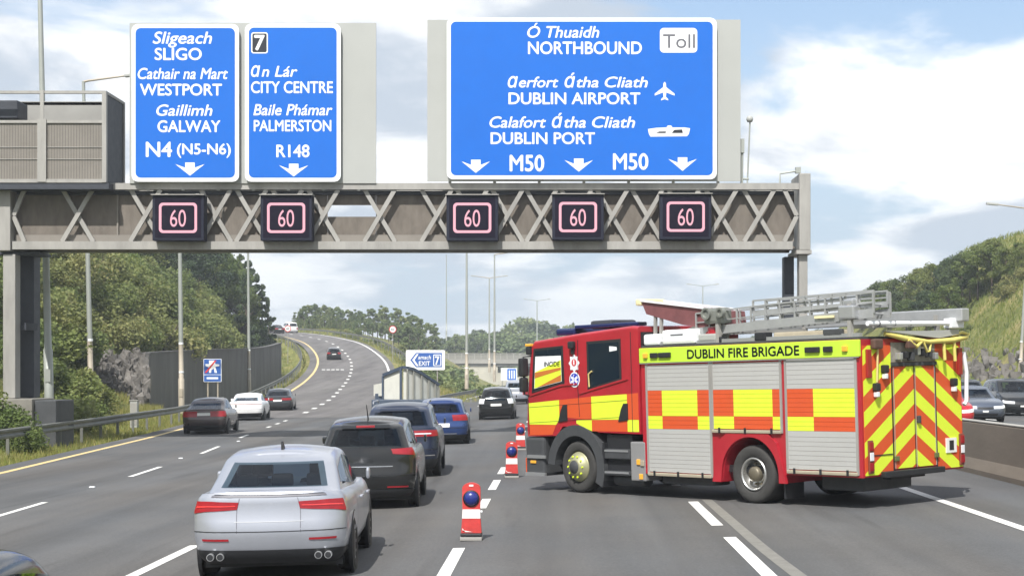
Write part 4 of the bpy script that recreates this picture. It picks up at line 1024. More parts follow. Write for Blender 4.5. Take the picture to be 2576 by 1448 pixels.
    if front:
        for sg in (1, -1): patch(c.body, sg * 3.25, sg * 4.35, 0.66, 0.84, 0.006, 10, 3).build('headlamp', M_lens, t)
        patch(c.body, 4.4, 5.6, 0.62, 0.80, 0.008, 8, 3).build('grille', M_black, t); patch(c.body, 4.0, 6.0, 0.10, 0.30, 0.008, 10, 2).build('lower_grille', M_black, t)
        patch(c.body, 4.78, 5.22, 0.40, 0.54, 0.014, 4, 2).build('number_plate', M_plate, t)
    if extras: extras(t, c)
    return t
def sedan(L=4.5, W=1.82, H=1.42, boot=1.0):
    return Car(L, W, H, [(0.0, boot - 0.02), (0.12, boot), (0.45, boot - 0.03), (1.0, 0.97), (2.6, 0.92), (L - 1.15, 0.94), (L - 0.35, 0.80), (L, 0.68)],
        [(0, 0.14), (0.1, 0.05), (0.35, 0.0), (0.5, 0.0), (0.75, 0.05), (0.95, 0.06), (1, 0.09)], [(0, 0.16), (0.2, 0.02), (0.5, 0), (0.8, 0.05), (1, 0.18)],
        [(0, 0.86), (0.12, 0.95), (0.4, 1.0), (0.75, 1.0), (0.93, 0.95), (1, 0.90)], dict(w0=W / 2 - 0.10, w1=W / 2 - 0.27, r0=0.36, r1=1.28, f0=L - 1.05, f1=L - 1.95, pillar=2.5), axles=(0.95, L - 0.9), wheel=0.325)
def hatch(L=4.25, W=1.79, H=1.5, belt=0.98, r0=0.10, r1=0.42, **k):
    return Car(L, W, H, [(0.0, belt), (0.3, belt + 0.01), (1.5, belt - 0.03), (L - 1.1, belt - 0.04), (L - 0.3, 0.82), (L, 0.70)],
        [(0, 0.14), (0.1, 0.05), (0.35, 0.0), (0.5, 0.0), (0.62, 0.04), (0.9, 0.05), (1, 0.07)], [(0, 0.16), (0.2, 0.02), (0.5, 0), (0.8, 0.05), (1, 0.18)],
        [(0, 0.86), (0.12, 0.95), (0.4, 1.0), (0.75, 1.0), (0.93, 0.96), (1, 0.92)], dict(w0=W / 2 - 0.085, w1=W / 2 - 0.25, r0=r0, r1=r1, f0=L - 0.95, f1=L - 1.75, pillar=2.5), axles=(0.78, L - 0.85), wheel=k.pop('wheel', 0.32), bulge=0.09, **k)
QC = []
def place(name, c, pm, xl, xr, yb, label, group, rot=0.0, d=None, **k):
    """rear of the car between two picture columns with its tyres at row yb"""
    xm = (xl + xr) / 2; g = G(xm, yb)
    if d is None: d = g.y
    X = gx(xm, d); z = road_z(X, d)
    return make_car(name, c, pm, (X, d, z + 0.015), R(90 + rot), label, group, **k)
GQ, GX = 'cars queuing beside the red markers', 'cars on the exit lanes'
def silver_extra(t, c):
    # boot lip, aerial, exhausts, reflectors, diffuser, badge rings left off
    m = patch(c.body, -1.4, 1.4, 0.972, 1.0, 0.014, 24, 3); m.build('boot_lip', M_silver, t)
    patch(c.body, -1.42, 1.42, 0.945, 0.968, 0.004, 24, 1).build('lip_shadow_gap', M_sgrey, t)
    a = MB(); a.prism([(1.42, 1.38), (1.66, 1.40), (1.60, 1.45), (1.46, 1.52), (1.43, 1.515)], -0.012, 0.012); a.build('aerial_fin', M_black, t)
    for y in (0.66, 0.55, -0.55, -0.66):
        a = MB(); a.tube([(0.03, y, 0.285), (0.25, y, 0.285)], 0.042, 14); a.tube([(0.026, y, 0.285), (0.05, y, 0.285)], 0.035, 12, 1); a.build('exhaust_pipe', [M_alu, M_black], t)
    for sg in (1, -1):
        patch(c.body, sg * 1.0, sg * 1.55, 0.335, 0.365, 0.006, 6, 1).build('reflector', M_tail, t)
        patch(c.body, sg * 0.84, sg * 1.75, 0.815, 0.83, 0.014, 10, 1, 0.80, 0.82).build('lamp_strip', M_tailb, t)
        patch(c.body, sg * 0.775, sg * 0.79, 0.45, 0.93, 0.003, 1, 6).build('boot_seam', M_sgrey, t)
        a = MB(); q = c.body(sg * 2.42, 0.80, 0.02); a.cbox((q.x - 0.11, q.y - 0.02, q.z - 0.015), (q.x + 0.11, q.y + 0.02, q.z + 0.015), 0.008); a.build('door_handle', M_silver, t)
        q = c.body(sg * 2.70, 0.78, 0.02); a = MB(); a.cbox((q.x - 0.11, q.y - 0.02, q.z - 0.015), (q.x + 0.11, q.y + 0.02, q.z + 0.015), 0.008); a.build('door_handle', M_silver, t)
        for s in (2.28, 2.52, 2.84):
            patch(c.body, sg * s, sg * (s + 0.004), 0.12, 0.98, 0.003, 1, 8).build('door_seam', M_black, t)
        patch(c.body, sg * 2.12, sg * 2.9, 0.0, 0.06, 0.01, 8, 1).build('sill', M_black, t)
    patch(c.body, -0.85, 0.85, 0.60, 0.608, 0.004, 16, 1).build('plate_recess_edge', M_alu, t)
M_silver = paint('silver_paint', (0.40, 0.42, 0.47), 0.5, 0.34)
M_bpaint = paint('black_paint', (0.018, 0.019, 0.02), 0.3, 0.2)
M_navy = paint('navy_paint', (0.025, 0.035, 0.065), 0.4)
M_bluep = paint('blue_paint', (0.028, 0.062, 0.20), 0.45)
M_brown = paint('brown_paint', (0.085, 0.068, 0.068), 0.5)
M_wp = paint('white_paint', (0.78, 0.78, 0.78), 0.0, 0.3)
M_dgrey = paint('dark_grey_paint', (0.05, 0.055, 0.062), 0.5)
M_bgrey = paint('blue_grey_paint', (0.12, 0.14, 0.18), 0.5)
M_redp = paint('red_car_paint', (0.45, 0.02, 0.03), 0.1)
NEAR = sedan(H=1.45); NEAR.gh.update(drop=0.035, r1=1.16, rw=(0.27, 0.885)); NEAR.Rr = (0.20, 0.42)
place('saloon_car', NEAR, M_silver, 479, 876, 0, 'silver saloon nearest the camera with twin exhausts and red tail lamps', GQ, rot=3.0, d=17.9,
      tail=[(0.78, 1.85, 0.775, 0.875, 0.72, 0.895)], low=(2.1, 0.20), plate=False, extras=silver_extra)
def tail_glint(t, c): pass
def hatch_extra(t, c):
    a = MB(); a.tube([(0.95, 0, c.H - 0.03), (0.62, 0, c.H + 0.22)], [0.012, 0.006], 6); a.build('roof_aerial', M_black, t)
    m = patch(c.glass, -1.1, 1.1, 0.86, 0.93, 0.05, 16, 3); m.build('roof_spoiler', M_bpaint, t)
    a = MB(); q = c.glass(0, 0.87, 0.06); a.cbox((q.x - 0.01, -0.16, q.z - 0.02), (q.x + 0.02, 0.16, q.z + 0.02), 0.008); a.build('brake_lamp', M_tail, t)
    patch(c.body, -0.9, 0.9, 0.63, 0.645, 0.006, 14, 1).build('chrome_strip', M_chrome, t)
    for sg in (1, -1):
        patch(c.body, sg * 0.75, sg * 1.5, 0.20, 0.23, 0.008, 8, 1).build('reflector', M_tail, t)
    a = MB(); a.tube([(0.18, 0.0, 1.03), (0.26, 0.28, 1.10)], 0.012, 6); a.build('rear_wiper', M_black, t)
place('hatchback_car', hatch(4.3, 1.80, 1.56, 1.03, r0=0.1, r1=0.40), M_bpaint, 793, 1047, 0, 'black hatchback with a thin roof aerial directly ahead of the silver saloon', GQ, rot=2.5, d=27.2,
      tail=[(0.95, 1.95, 0.89, 0.99, 0.84, 1.0)], low=(2.0, 0.16), plate=False, extras=hatch_extra)
def suv_extra(t, c):
    patch(c.body, -1.6, 1.6, 0.30, 0.33, 0.006, 20, 1).build('chrome_strip', M_chrome, t)
    for sg in (1, -1): patch(c.body, sg * 0.55, sg * 1.4, 0.835, 0.865, 0.012, 8, 1).build('lamp_chrome', M_lens, t)
    for sg in (1, -1):
        a = MB(); a.tube([(1.0, sg * 0.62, c.H - 0.03), (1.15, sg * 0.63, c.H + 0.02), (2.6, sg * 0.63, c.H + 0.02), (2.8, sg * 0.62, c.H - 0.03)], 0.016, 6); a.build('roof_rail', M_alu, t)
    m = patch(c.glass, -1.1, 1.1, 0.86, 0.93, 0.05, 16, 3); m.build('roof_spoiler', M_navy, t)
suvc = hatch(4.5, 1.84, 1.66, 1.10, r0=0.14, r1=0.52, wheel=0.35)
place('suv_car', suvc, M_navy, 902, 1108, 0, 'dark navy sport utility car between the black hatchback and the blue hatchback', GQ, rot=2.5, d=35.4, cat='car',
      tail=[(0.5, 1.9, 0.78, 0.93)], low=(5, 0.22), plate=0.5, extras=suv_extra)
def golf_extra(t, c):
    m = patch(c.glass, -1.1, 1.1, 0.86, 0.93, 0.05, 16, 3); m.build('roof_spoiler', M_bluep, t)
    patch(c.body, -1.0, 1.0, 0.17, 0.20, 0.008, 14, 1).build('chrome_strip', M_chrome, t)
    patch(c.body, -1.6, 1.6, 0.40, 0.42, 0.004, 20, 1).build('bumper_crease', M_navy, t)
place('hatchback_car', hatch(4.28, 1.79, 1.49, 0.98), M_bluep, 1042, 1181, 0, 'bright blue hatchback in the queue ahead of the navy car', GQ, rot=2.5, d=51.5,
      tail=[(0.72, 1.95, 0.72, 0.96)], low=(2.0, 0.14), plate=0.46, extras=golf_extra)
def mpv_extra(t, c):
    for sg in (1, -1): patch(c.body, sg * 1.15, sg * 1.95, 0.70, 1.0, 0.012, 6, 4).build('clear_tail_lamp', M_lens, t)
    patch(c.body, -0.9, 0.9, 0.9, 0.995, 0.006, 8, 2).build('lower_glass', M_glass, t)
place('estate_car', hatch(4.6, 1.78, 1.58, 1.0, r0=0.08, r1=0.30), M_bpaint, 1203, 1294, 0, 'black people carrier with clear tail lamps beside the fire engine cab', GQ, d=77.5,
      low=(2, 0.15), plate=0.56, extras=mpv_extra)
place('suv_car', hatch(4.5, 1.84, 1.72, 1.1, r0=0.12, r1=0.45, wheel=0.35), M_silver, 1266, 1330, 0, 'silver car farthest along the queue with red tail lamps', GQ, d=113, tail=[(0.9, 1.95, 0.5, 0.98)], low=(2, 0.2))
place('saloon_car', sedan(4.6, 1.83, 1.46), M_brown, 458, 568, 0, 'dark brown saloon leading to the exit lane beside the left crash barrier', GX, rot=4.5, d=64.3,
      tail=[(0.5, 1.95, 0.62, 0.90)], low=(2, 0.18), plate=0.68)
def cabrio_extra(t, c): patch(c.body, -1.7, 1.7, 0.80, 0.825, 0.006, 20, 1).build('light_bar', M_tail, t)
place('coupe_car', sedan(4.4, 1.86, 1.40, 0.98), M_wp, 573, 661, 0, 'white coupe ahead of the brown saloon in the exit lane', GX, rot=5, d=82, low=(1.9, 0.22), plate=False, extras=cabrio_extra)
place('hatchback_car', hatch(4.3, 1.80, 1.46, 0.96, r0=0.14, r1=0.75), M_dgrey, 662, 735, 0, 'dark grey hatchback in front of the white coupe on the exit lane', GX, rot=5.5, d=99, tail=[(0.5, 1.9, 0.68, 0.86)], low=(2, 0.16), plate=0.58)
def ramp_car(name, c, pm, Y, off, label, **k):
    i = min(range(len(RC)), key=lambda i: abs(RC[i].y - Y)); p = RC[i] + RN[i] * off + Vector((0, 0, 0.02)); n = RN[i]; rz = math.atan2(n.x, -n.y)
    o = make_car(name, c, pm, p, rz, label, GX, **k); d = RC[min(i + 2, len(RC) - 1)] - RC[i - 2]; o.rotation_euler = (0, -math.atan2(d.z, math.hypot(d.x, d.y)), rz); return o
ramp_car('hatchback_car', hatch(4.2, 1.80, 1.5, 0.98), M_bpaint, 199, -2.0, 'small black car alone in the middle of the climbing exit ramp', tail=[(0.9, 1.95, 0.7, 0.95)], plate=0.60)
ramp_car('saloon_car', sedan(4.4, 1.8, 1.45), M_bpaint, 268.5, -1.6, 'black car at the top of the ramp partly behind the round speed sign', tail=[(0.6, 1.95, 0.65, 0.9)])
ramp_car('suv_car', hatch(4.5, 1.9, 1.85, 1.05, r0=0.06, r1=0.16), M_wp, 272.5, 2.2, 'white boxy off-roader turning at the top of the exit ramp', tail=[(1.0, 1.9, 0.5, 0.8)])
# the car alongside whose roof shows in the lower left corner
make_car('saloon_car', sedan(4.6, 1.84, 1.52), M_bpaint, (-3.36, 5.75, road_z(-3.3, 7)), R(90), 'dark car of which only the roof corner shows at the lower left edge', GQ, tail=[(0.6, 1.9, 0.66, 0.88)])
# oncoming traffic
GO = 'oncoming cars beyond the concrete barrier'
def oncoming(name, c, pm, xm, d, label, **k):
    make_car(name, c, pm, (gx(xm, d), d + c.L, 0.235), R(-90), label, GO, front=True, roll=0, tail=[(0.8, 1.9, 0.6, 0.85)], **k)
oncoming('saloon_car', sedan(4.6, 1.83, 1.46), M_bgrey, 2480, 64, 'blue grey saloon facing the camera to the right of the fire engine')
oncoming('hatchback_car', hatch(4.2, 1.78, 1.48), M_redp, 2397, 57, 'red car mostly hidden behind the rear of the fire engine')
oncoming('suv_car', hatch(4.6, 1.88, 1.72, 1.12, wheel=0.36), M_bpaint, 2574, 73, 'black sport utility car cut by the right edge of the view')
oncoming('hatchback_car', hatch(4.3, 1.8, 1.62, 1.0), M_dgrey, 2458, 84, 'dark car whose roof shows just above the blue grey saloon')

# ------------------------------------------------------------ fire engine
def fire_engine():
    F = Vector((-0.65, 0.76, -0.65 * XFALL)).normalized(); Lf = Vector((-0.76, -0.65, -0.76 * XFALL)).normalized(); U = F.cross(Lf).normalized()
    R0 = Vector((3.233, 26.5, 3.233 * XFALL)); HW = 1.31
    o = R0 - Lf * HW
    t = empty('fire_engine', label='red fire engine with yellow and orange chequered side parked across the lanes', cat='fire engine')
    t.matrix_world = Matrix(((F.x, Lf.x, U.x, o.x), (F.y, Lf.y, U.y, o.y), (F.z, Lf.z, U.z, o.z + 0.004), (0, 0, 0, 1)))
    red = mat('fire_engine_red', (0.40, 0.017, 0.030), 0.35, var=0.08, vscale=1.4, grime=0.10, coat=0.5, crough=0.12); yel = mat('reflective_yellow', (0.66, 0.80, 0.045), 0.45, var=0.03); org = mat('reflective_orange', (0.60, 0.085, 0.022), 0.45, var=0.04)
    sil = mat('shutter_silver', (0.50, 0.50, 0.48), 0.5, 0.25, var=0.05, vscale=1.2); tan = mat('shutter_rail', (0.45, 0.40, 0.30), 0.5, 0.3, var=0.1)
    grn = mat('lime_band', (0.50, 0.74, 0.05), 0.45); blk = M_black; dgr = mat('chassis_grey', (0.055, 0.058, 0.062), 0.6, 0.1, var=0.15); alu = mat('ladder_aluminium', (0.44, 0.45, 0.45), 0.45, 0.5, var=0.12, vscale=4); blu = mat('beacon_blue', (0.010, 0.018, 0.085), 0.25, coat=0.3)
    S = HW
    def side(poly, name, m, dep=0.004, th=0.004, parent=None, both=False):
        q = MB(); q.prism(poly, S + dep - th, S + dep); ob = q.build(name, m, parent or t); return ob
    def arc(cx, cz, r, a0, a1, n=14): return [(cx + r * math.cos(R(a0 + (a1 - a0) * k / n)), cz + r * math.sin(R(a0 + (a1 - a0) * k / n))) for k in range(n + 1)]
    # bodywork behind the cab
    pf = [(-2.34, 0.5), (-0.76, 0.5), (-0.74, 0.36), (-0.63, 0.36)] + arc(0, 0.47, 0.63, 176, 4, 18) + [(0.66, 0.34), (0.86, 0.34), (0.88, 0.42), (2.60, 0.42), (2.60, 2.66), (-2.34, 2.66)]
    q = MB(); q.prism(pf, -S, S); q.build('body', red, t)
    # three roller shutters with the chequer pattern on their slats
    def shutter(xa, xb, za, zb, cols, name='roller_shutter'):
        q = MB(); z = za; xs = sorted(set([xa, xb] + [c for c in cols if xa < c < xb])); rows = []
        zs = [za]; brk = sorted(b for b in (1.22, 1.45, 1.90) if za < b < zb)
        while zs[-1] < zb - 0.02:
            nz = zs[-1] + 0.075
            for b in brk:
                if zs[-1] < b - 0.004 < nz + 0.02: nz = b; break
            zs.append(min(nz, zb))
        for z0, z1 in zip(zs, zs[1:]):
            zc = (z0 + z1) / 2
            for x0, x1 in zip(xs, xs[1:]):
                mi = 0
                if 1.22 < zc < 1.90:
                    k = sum(1 for c in cols if c > (x0 + x1) / 2); par = k % 2      # 0: first column from the front
                    top = zc > 1.45
                    mi = (1 if par == 0 else 2) if top else (2 if par == 0 else 1)
                y0, y1 = S + 0.012, S + 0.0106; g = 0.005
                q.add([(x0, y0, z0 + g), (x1, y0, z0 + g), (x1, y0, z1 - 0.002), (x0, y0, z1 - 0.002), (x0, y1, z0), (x1, y1, z0)], [(0, 1, 2, 3), (4, 5, 1, 0)], mi)
        return q.build(name, [sil, org, yel], t)
    shutter(0.93, 2.44, 0.46, 2.36, [2.08, 1.21]); shutter(-0.68, 0.83, 1.24, 2.36, [0.36, -0.51]); shutter(-2.22, -0.83, 0.60, 2.39, [-1.38])
    for xa, xb, za in ((0.90, 2.46, 0.46), (-0.70, 0.85, 1.24), (-2.25, -0.81, 0.60)):
        for x in (xa, xb): q = MB(); q.box((x - 0.022, S + 0.001, za - 0.06), (x + 0.022, S + 0.022, 2.37)); q.build('shutter_guide', M_galv, t)
        q = MB(); q.cbox((xa, S + 0.001, za - 0.07), (xb, S + 0.05, za - 0.015), 0.012); q.build('shutter_rail', tan, t)
        for k in range(3):
            x = xa + (xb - xa) * (0.12 + 0.38 * k); q = MB(); q.box((x - 0.02, S + 0.051, za - 0.075), (x + 0.02, S + 0.065, za + 0.02)); q.build('catch', blk, t)
    # lime band with lettering, lamps and marker lights
    q = MB(); q.cbox((-2.345, S - 0.02, 2.39), (2.62, S + 0.03, 2.655), 0.012); q.build('lime_band', grn, t)
    def sd(u, v): return Vector((-u, S + 0.0345, v))        # u runs to the rear
    q = MB(); put_text(q, 'DUBLIN FIRE BRIGADE', -1.40, 1.13, 2.445, 0.150, sd, bold=0.02); q.build('lettering', M_sblack, t)
    for xs in ((2.44, 'a'), (2.22, 'l'), (1.95, 'w'), (-1.42, 'w'), (-1.74, 'l'), (-2.08, 'a')):
        x, kd = xs; w = {'a': 0.05, 'l': 0.09, 'w': 0.15}[kd]
        q = MB(); q.cbox((x - w, S + 0.031, 2.475), (x + w, S + 0.07, 2.565), 0.014); q.build('side_lamp', M_amber if kd == 'a' else blk, t)
    q = MB(); q.box((-2.34, S + 0.0305, 2.375), (2.60, S + 0.045, 2.388)); q.build('gutter', M_galv, t)
    # rear wheel arch moulding
    q = MB(); outer = [(-0.80, 0.36), (-0.60, 1.02), (-0.42, 1.16), (0.52, 1.16), (0.72, 1.02), (0.86, 0.34)]; inner = [(0.66, 0.34)] + arc(0, 0.47, 0.64, 4, 176, 18) + [(-0.64, 0.36)]
    q.prism(outer + inner, S + 0.001, S + 0.05); q.build('wheel_arch', red, t)
    # cab
    cp = [(2.66, 1.12), (3.62, 1.12)] + arc(4.42, 0.47, 0.80, 50, 120, 10)[0:] + [(4.95, 1.06), (5.86, 1.04), (5.88, 1.35), (5.86, 1.72), (5.70, 2.78), (5.60, 2.88), (4.2, 2.99), (2.85, 3.07), (2.66, 3.05)]
    cp = [(2.66, 1.12), (3.80, 1.14), (4.0, 1.24), (4.8, 1.24), (4.98, 1.06), (5.84, 1.04), (5.88, 1.35), (5.86, 1.72), (5.71, 2.76), (5.60, 2.88), (4.2, 2.99), (2.85, 3.07), (2.66, 3.05)]
    q = MB(); n = len(cp); bm = bmesh.new(); a = [bm.verts.new((p[0], -S, p[1])) for p in cp]; f = bm.faces.new(a)
    ex = bmesh.ops.extrude_face_region(bm, geom=[f]); vs = [e for e in ex['geom'] if isinstance(e, bmesh.types.BMVert)]; bmesh.ops.translate(bm, verts=vs, vec=(0, 2 * S, 0))
    bmesh.ops.recalc_face_normals(bm, faces=bm.faces)
    ed = [e for e in bm.edges if all(abs(abs(v.co.y) - S) < 1e-4 for v in e.verts) and e.verts[0].co.y * e.verts[1].co.y > 0 and min(v.co.z for v in e.verts) > 1.3]
    bmesh.ops.bevel(bm, geom=ed, offset=0.07, segments=4, affect='EDGES', profile=0.6); bm.verts.index_update()
    q.add([v.co.copy() for v in bm.verts], [[v.index for v in f.verts] for f in bm.faces]); bm.free(); q.build('cab', red, t)
    q = MB(); q.box((2.601, -S + 0.06, 1.2), (2.659, S - 0.06, 2.95)); q.build('cab_gap', blk, t)
    # chequers on the cab
    side([(5.80, 1.27), (4.99, 1.27), (4.89, 1.37), (4.89, 1.74), (5.80, 1.68)], 'cab_chequer', yel); side([(4.885, 1.42), (3.97, 1.37), (3.97, 1.80), (4.885, 1.74)], 'cab_chequer', org)
    side([(3.965, 1.37), (3.0, 1.38), (3.0, 1.84), (3.965, 1.80)], 'cab_chequer', yel); side([(2.995, 1.38), (2.70, 1.38), (2.70, 1.86), (2.995, 1.84)], 'cab_chequer', org)
    side([(5.80, 1.06), (5.10, 1.08), (4.99, 1.265), (5.80, 1.265)], 'cab_chequer', org); side([(4.40, 1.30), (3.97, 1.16), (3.97, 1.365), (4.40, 1.36)], 'cab_chequer', yel)
    side([(3.965, 1.16), (3.0, 1.16), (3.0, 1.375), (3.965, 1.365)], 'cab_chequer', org); side([(2.995, 1.16), (2.70, 1.16), (2.70, 1.375), (2.995, 1.375)], 'cab_chequer', yel)
    # windows: black surround then glass
    for poly in ([(5.575, 2.71), (5.66, 1.90), (4.74, 2.06), (4.76, 2.745)], [(4.03, 2.80), (4.03, 1.94), (3.15, 2.11), (3.15, 2.82)]):
        cx = sum(p[0] for p in poly) / 4; cz = sum(p[1] for p in poly) / 4
        fr = side([(cx + (p[0] - cx) * 1.06, cz + (p[1] - cz) * 1.06) for p in poly], 'window_frame', blk, 0.008, 0.008)
        gl = side([(cx + (p[0] - cx) * 0.94, cz + (p[1] - cz) * 0.93) for p in poly], 'window', M_glass, 0.012, 0.004)
    q = MB(); q.tube([(3.98, S + 0.03, 1.98), (3.98, S + 0.04, 2.22), (3.90, S + 0.03, 2.27)], 0.016); q.build('grab_handle', mat('handle_yellow', (0.6, 0.5, 0.2), 0.5), t)
    q = MB(); q.prism([(3.42, 2.72), (3.42, 2.62), (3.22, 2.64), (3.22, 2.70)], S + 0.0125, S + 0.0145); q.build('window_sticker', M_swhite, t)
    # body creases and door seams
    q = MB(); q.bar((5.74, S + 0.004, 1.83), (4.80, S + 0.004, 2.02), 0.03, 0.035); q.bar((4.80, S + 0.004, 2.02), (4.35, S + 0.004, 2.04), 0.03, 0.035); q.build('crease', red, t)
    q = MB(); q.bar((4.30, S + 0.004, 1.86), (2.95, S + 0.004, 2.12), 0.03, 0.035); q.build('crease', red, t)
    q = MB()
    for a_, b_ in (((4.30, 1.42), (4.34, 2.02)), ((4.34, 2.02), (4.30, 2.86)), ((2.86, 1.16), (2.86, 2.96)), ((5.79, 1.08), (5.80, 1.75))): q.bar((a_[0], S + 0.001, a_[1]), (b_[0], S + 0.001, b_[1]), 0.012, 0.012, up=(0, 1, 0))
    for zz in (1.30, 1.60): q.bar((5.78, S + 0.004, zz), (3.0, S + 0.004, zz + 0.13), 0.006, 0.006, up=(0, 1, 0))
    q.build('door_seam', blk, t)
    for x, z in ((4.78, 1.48), (3.10, 1.50)):
        q = MB(); q.prism([(x + 0.13, z - 0.16), (x - 0.13, z - 0.13), (x - 0.13, z + 0.17), (x - 0.02, z + 0.17), (x + 0.05, z + 0.06)], S + 0.001, S + 0.02); q.build('door_handle', blk, t)
    # badges on the pillar between the doors
    q = MB(); pts = []
    for k in range(16):
        a_ = 2 * PI * k / 16; r_ = 0.155 if k % 2 == 0 else 0.115; pts.append((4.42 + r_ * math.cos(a_), 2.43 + 1.15 * r_ * math.sin(a_)))
    q.prism(pts, S + 0.001, S + 0.007); q.build('crest', M_swhite, t)
    q = MB(); q.prism([(4.42 + 0.07 * math.cos(2 * PI * k / 14), 2.44 + 0.07 * math.sin(2 * PI * k / 14)) for k in range(14)], S + 0.0075, S + 0.010, 0); q.prism([(4.405, 2.40), (4.435, 2.40), (4.435, 2.49), (4.405, 2.49)], S + 0.0105, S + 0.013, 1); q.build('crest_centre', [mat('badge_red', (0.55, 0.05, 0.06), 0.5), M_swhite], t)
    q = MB(); q.prism([(4.42 + 0.145 * math.cos(2 * PI * k / 28), 2.12 + 0.145 * math.sin(2 * PI * k / 28)) for k in range(28)], S + 0.001, S + 0.006, 0)
    q.prism([(4.42 + 0.122 * math.cos(2 * PI * k / 28), 2.12 + 0.122 * math.sin(2 * PI * k / 28)) for k in range(28)], S + 0.0065, S + 0.009, 1)
    for k in range(3):
        a_ = PI / 2 + k * PI / 3; dx, dz = 0.1 * math.cos(a_), 0.1 * math.sin(a_); q.bar((4.42 - dx, S + 0.0105, 2.12 - dz), (4.42 + dx, S + 0.0105, 2.12 + dz), 0.002, 0.045, 0)
    q.bar((4.42, S + 0.014, 2.04), (4.42, S + 0.014, 2.20), 0.003, 0.018, 1); q.build('star_badge', [M_swhite, mat('badge_blue', (0.02, 0.05, 0.42), 0.5)], t)
    q = MB(); q.cbox((4.36, S + 0.001, 2.70), (4.50, S + 0.10, 2.84), 0.03); q.cbox((4.39, S + 0.001, 2.60), (4.47, S + 0.05, 2.695), 0.02); q.build('side_camera', blk, t)
    # light bar on the roof
    q = MB(); q.cbox((3.95, -0.95, 3.03), (5.35, 0.95, 3.13), 0.03)if 0 else q.cbox((4.75, -1.0, 2.97), (5.30, 1.0, 3.10), 0.04); q.build('light_bar', blu, t)
    q = MB(); q.cbox((3.0, 0.75, 3.08), (4.74, 1.0, 3.15), 0.02); q.build('roof_beacon_strip', blu, t)
    q = MB(); q.cbox((3.75, 0.3, 3.06), (4.35, 0.95, 3.22), 0.05); q.build('roof_vent', M_dark, t)
    q = MB(); q.box((4.85, -0.8, 2.90), (5.15, 0.8, 2.965)); q.box((3.2, 0.8, 3.0), (3.3, 0.9, 3.079)); q.build('beacon_bracket', blk, t)
    # mirrors, front corner lamp, windscreen, bumper and steps
    q = MB(); q.cbox((5.66, S - 0.03, 2.62), (5.80, S + 0.05, 2.78), 0.03); q.build('corner_lamp_base', blk, t); q = MB(); q.cbox((5.64, S - 0.03, 2.781), (5.80, S + 0.055, 2.835), 0.015); q.build('corner_lamp', M_amber, t)
    q = MB(); q.cbox((5.74, S + 0.02, 2.20), (5.86, S + 0.20, 2.56), 0.04); q.cbox((5.75, S + 0.02, 1.90), (5.86, S + 0.19, 2.185), 0.04); q.tube([(5.68, S - 0.02, 2.60), (5.80, S + 0.10, 2.58), (5.80, S + 0.10, 1.86), (5.78, S - 0.02, 1.82)], 0.02); q.build('mirror', blk, t)
    q = MB(); q.cbox((5.84, -S - 0.27, 1.95), (5.96, -S - 0.06, 2.58), 0.04); q.build('mirror', blk, t)
    q = MB(); q.prism([(5.875, 1.80), (5.885, 1.80), (5.745, 2.70), (5.735, 2.70)], -S + 0.1, S - 0.1); q.build('windscreen', M_glass, t)
    q = MB(); q.cbox((5.86, -S + 0.15, 1.10), (5.93, S - 0.15, 1.68), 0.03); q.build('front_panel', red, t)
    q = MB(); q.cbox((5.36, -S, 0.28), (5.92, S + 0.01, 1.03), 0.06); q.build('front_bumper', dgr, t)
    q = MB(); q.box((5.30, S + 0.011, 0.62), (5.84, S + 0.04, 0.68)); q.build('step_edge', M_alu, t); q = MB(); q.box((5.30, S + 0.011, 0.285), (5.88, S + 0.06, 0.345)); q.build('step_edge', M_alu, t)
    q = MB(); q.cbox((5.60, S + 0.011, 0.52), (5.76, S + 0.03, 0.575), 0.008); q.build('indicator', M_amber, t)
    q = MB(); q.cbox((5.921, -S + 0.02, 0.30), (5.97, S - 0.02, 0.62), 0.02); q.build('bumper_front', org, t)
    # wheel arch of the cab
    q = MB(); q.prism(arc(4.42, 0.47, 0.80, 205, 4, 22) + arc(4.42, 0.47, 0.60, 4, 205, 22), S - 0.45, S + 0.035); q.build('cab_arch', dgr, t)
    q = MB(); q.prism(arc(4.42, 0.47, 0.61, 0, 180, 16), S - 0.9, S - 0.35); q.build('arch_liner', blk, t)
    q = MB(); q.prism([(3.66, 0.14), (3.72, 0.12), (3.66, 0.95), (3.60, 0.95)], S - 0.35, S + 0.03); q.build('mud_flap', blk, t)
    # steps and grey box behind the front wheel
    q = MB(); q.box((2.95, S - 0.35, 0.36), (3.62, S - 0.06, 1.10)); q.build('step_well', blk, t)
    q = MB(); q.cbox((2.95, S - 0.28, 0.36), (3.66, S + 0.02, 0.44), 0.015); q.cbox((2.95, S - 0.28, 0.66), (3.66, S + 0.02, 0.84), 0.02); q.build('step', dgr, t)
    q = MB(); q.box((2.98, S + 0.021, 0.395), (3.62, S + 0.03, 0.43)); q.build('step_edge', M_alu, t); q = MB(); q.box((2.98, S + 0.021, 0.79), (3.62, S + 0.03, 0.825)); q.build('step_edge', M_alu, t)
    q = MB(); q.cbox((2.55, S - 0.4, 0.28), (2.935, S + 0.005, 0.98), 0.02); q.build('side_locker', mat('locker_grey', (0.30, 0.30, 0.30), 0.5, 0.3, var=0.08), t)
    for x, z, m in ((2.72, 0.62, M_amber), (2.62, 0.60, tan), (2.66, 0.36, M_amber)):
        q = MB(); q.cbox((x - 0.045, S + 0.006, z - 0.05), (x + 0.045, S + 0.03, z + 0.05), 0.01); q.build('marker_lamp', m, t)
    # chassis, tanks
    q = MB(); q.box((-2.2, -0.45, 0.42), (5.4, 0.45, 0.75)); q.box((-2.25, -S + 0.12, 0.50), (2.5, S - 0.12, 0.62)); q.build('chassis', blk, t)
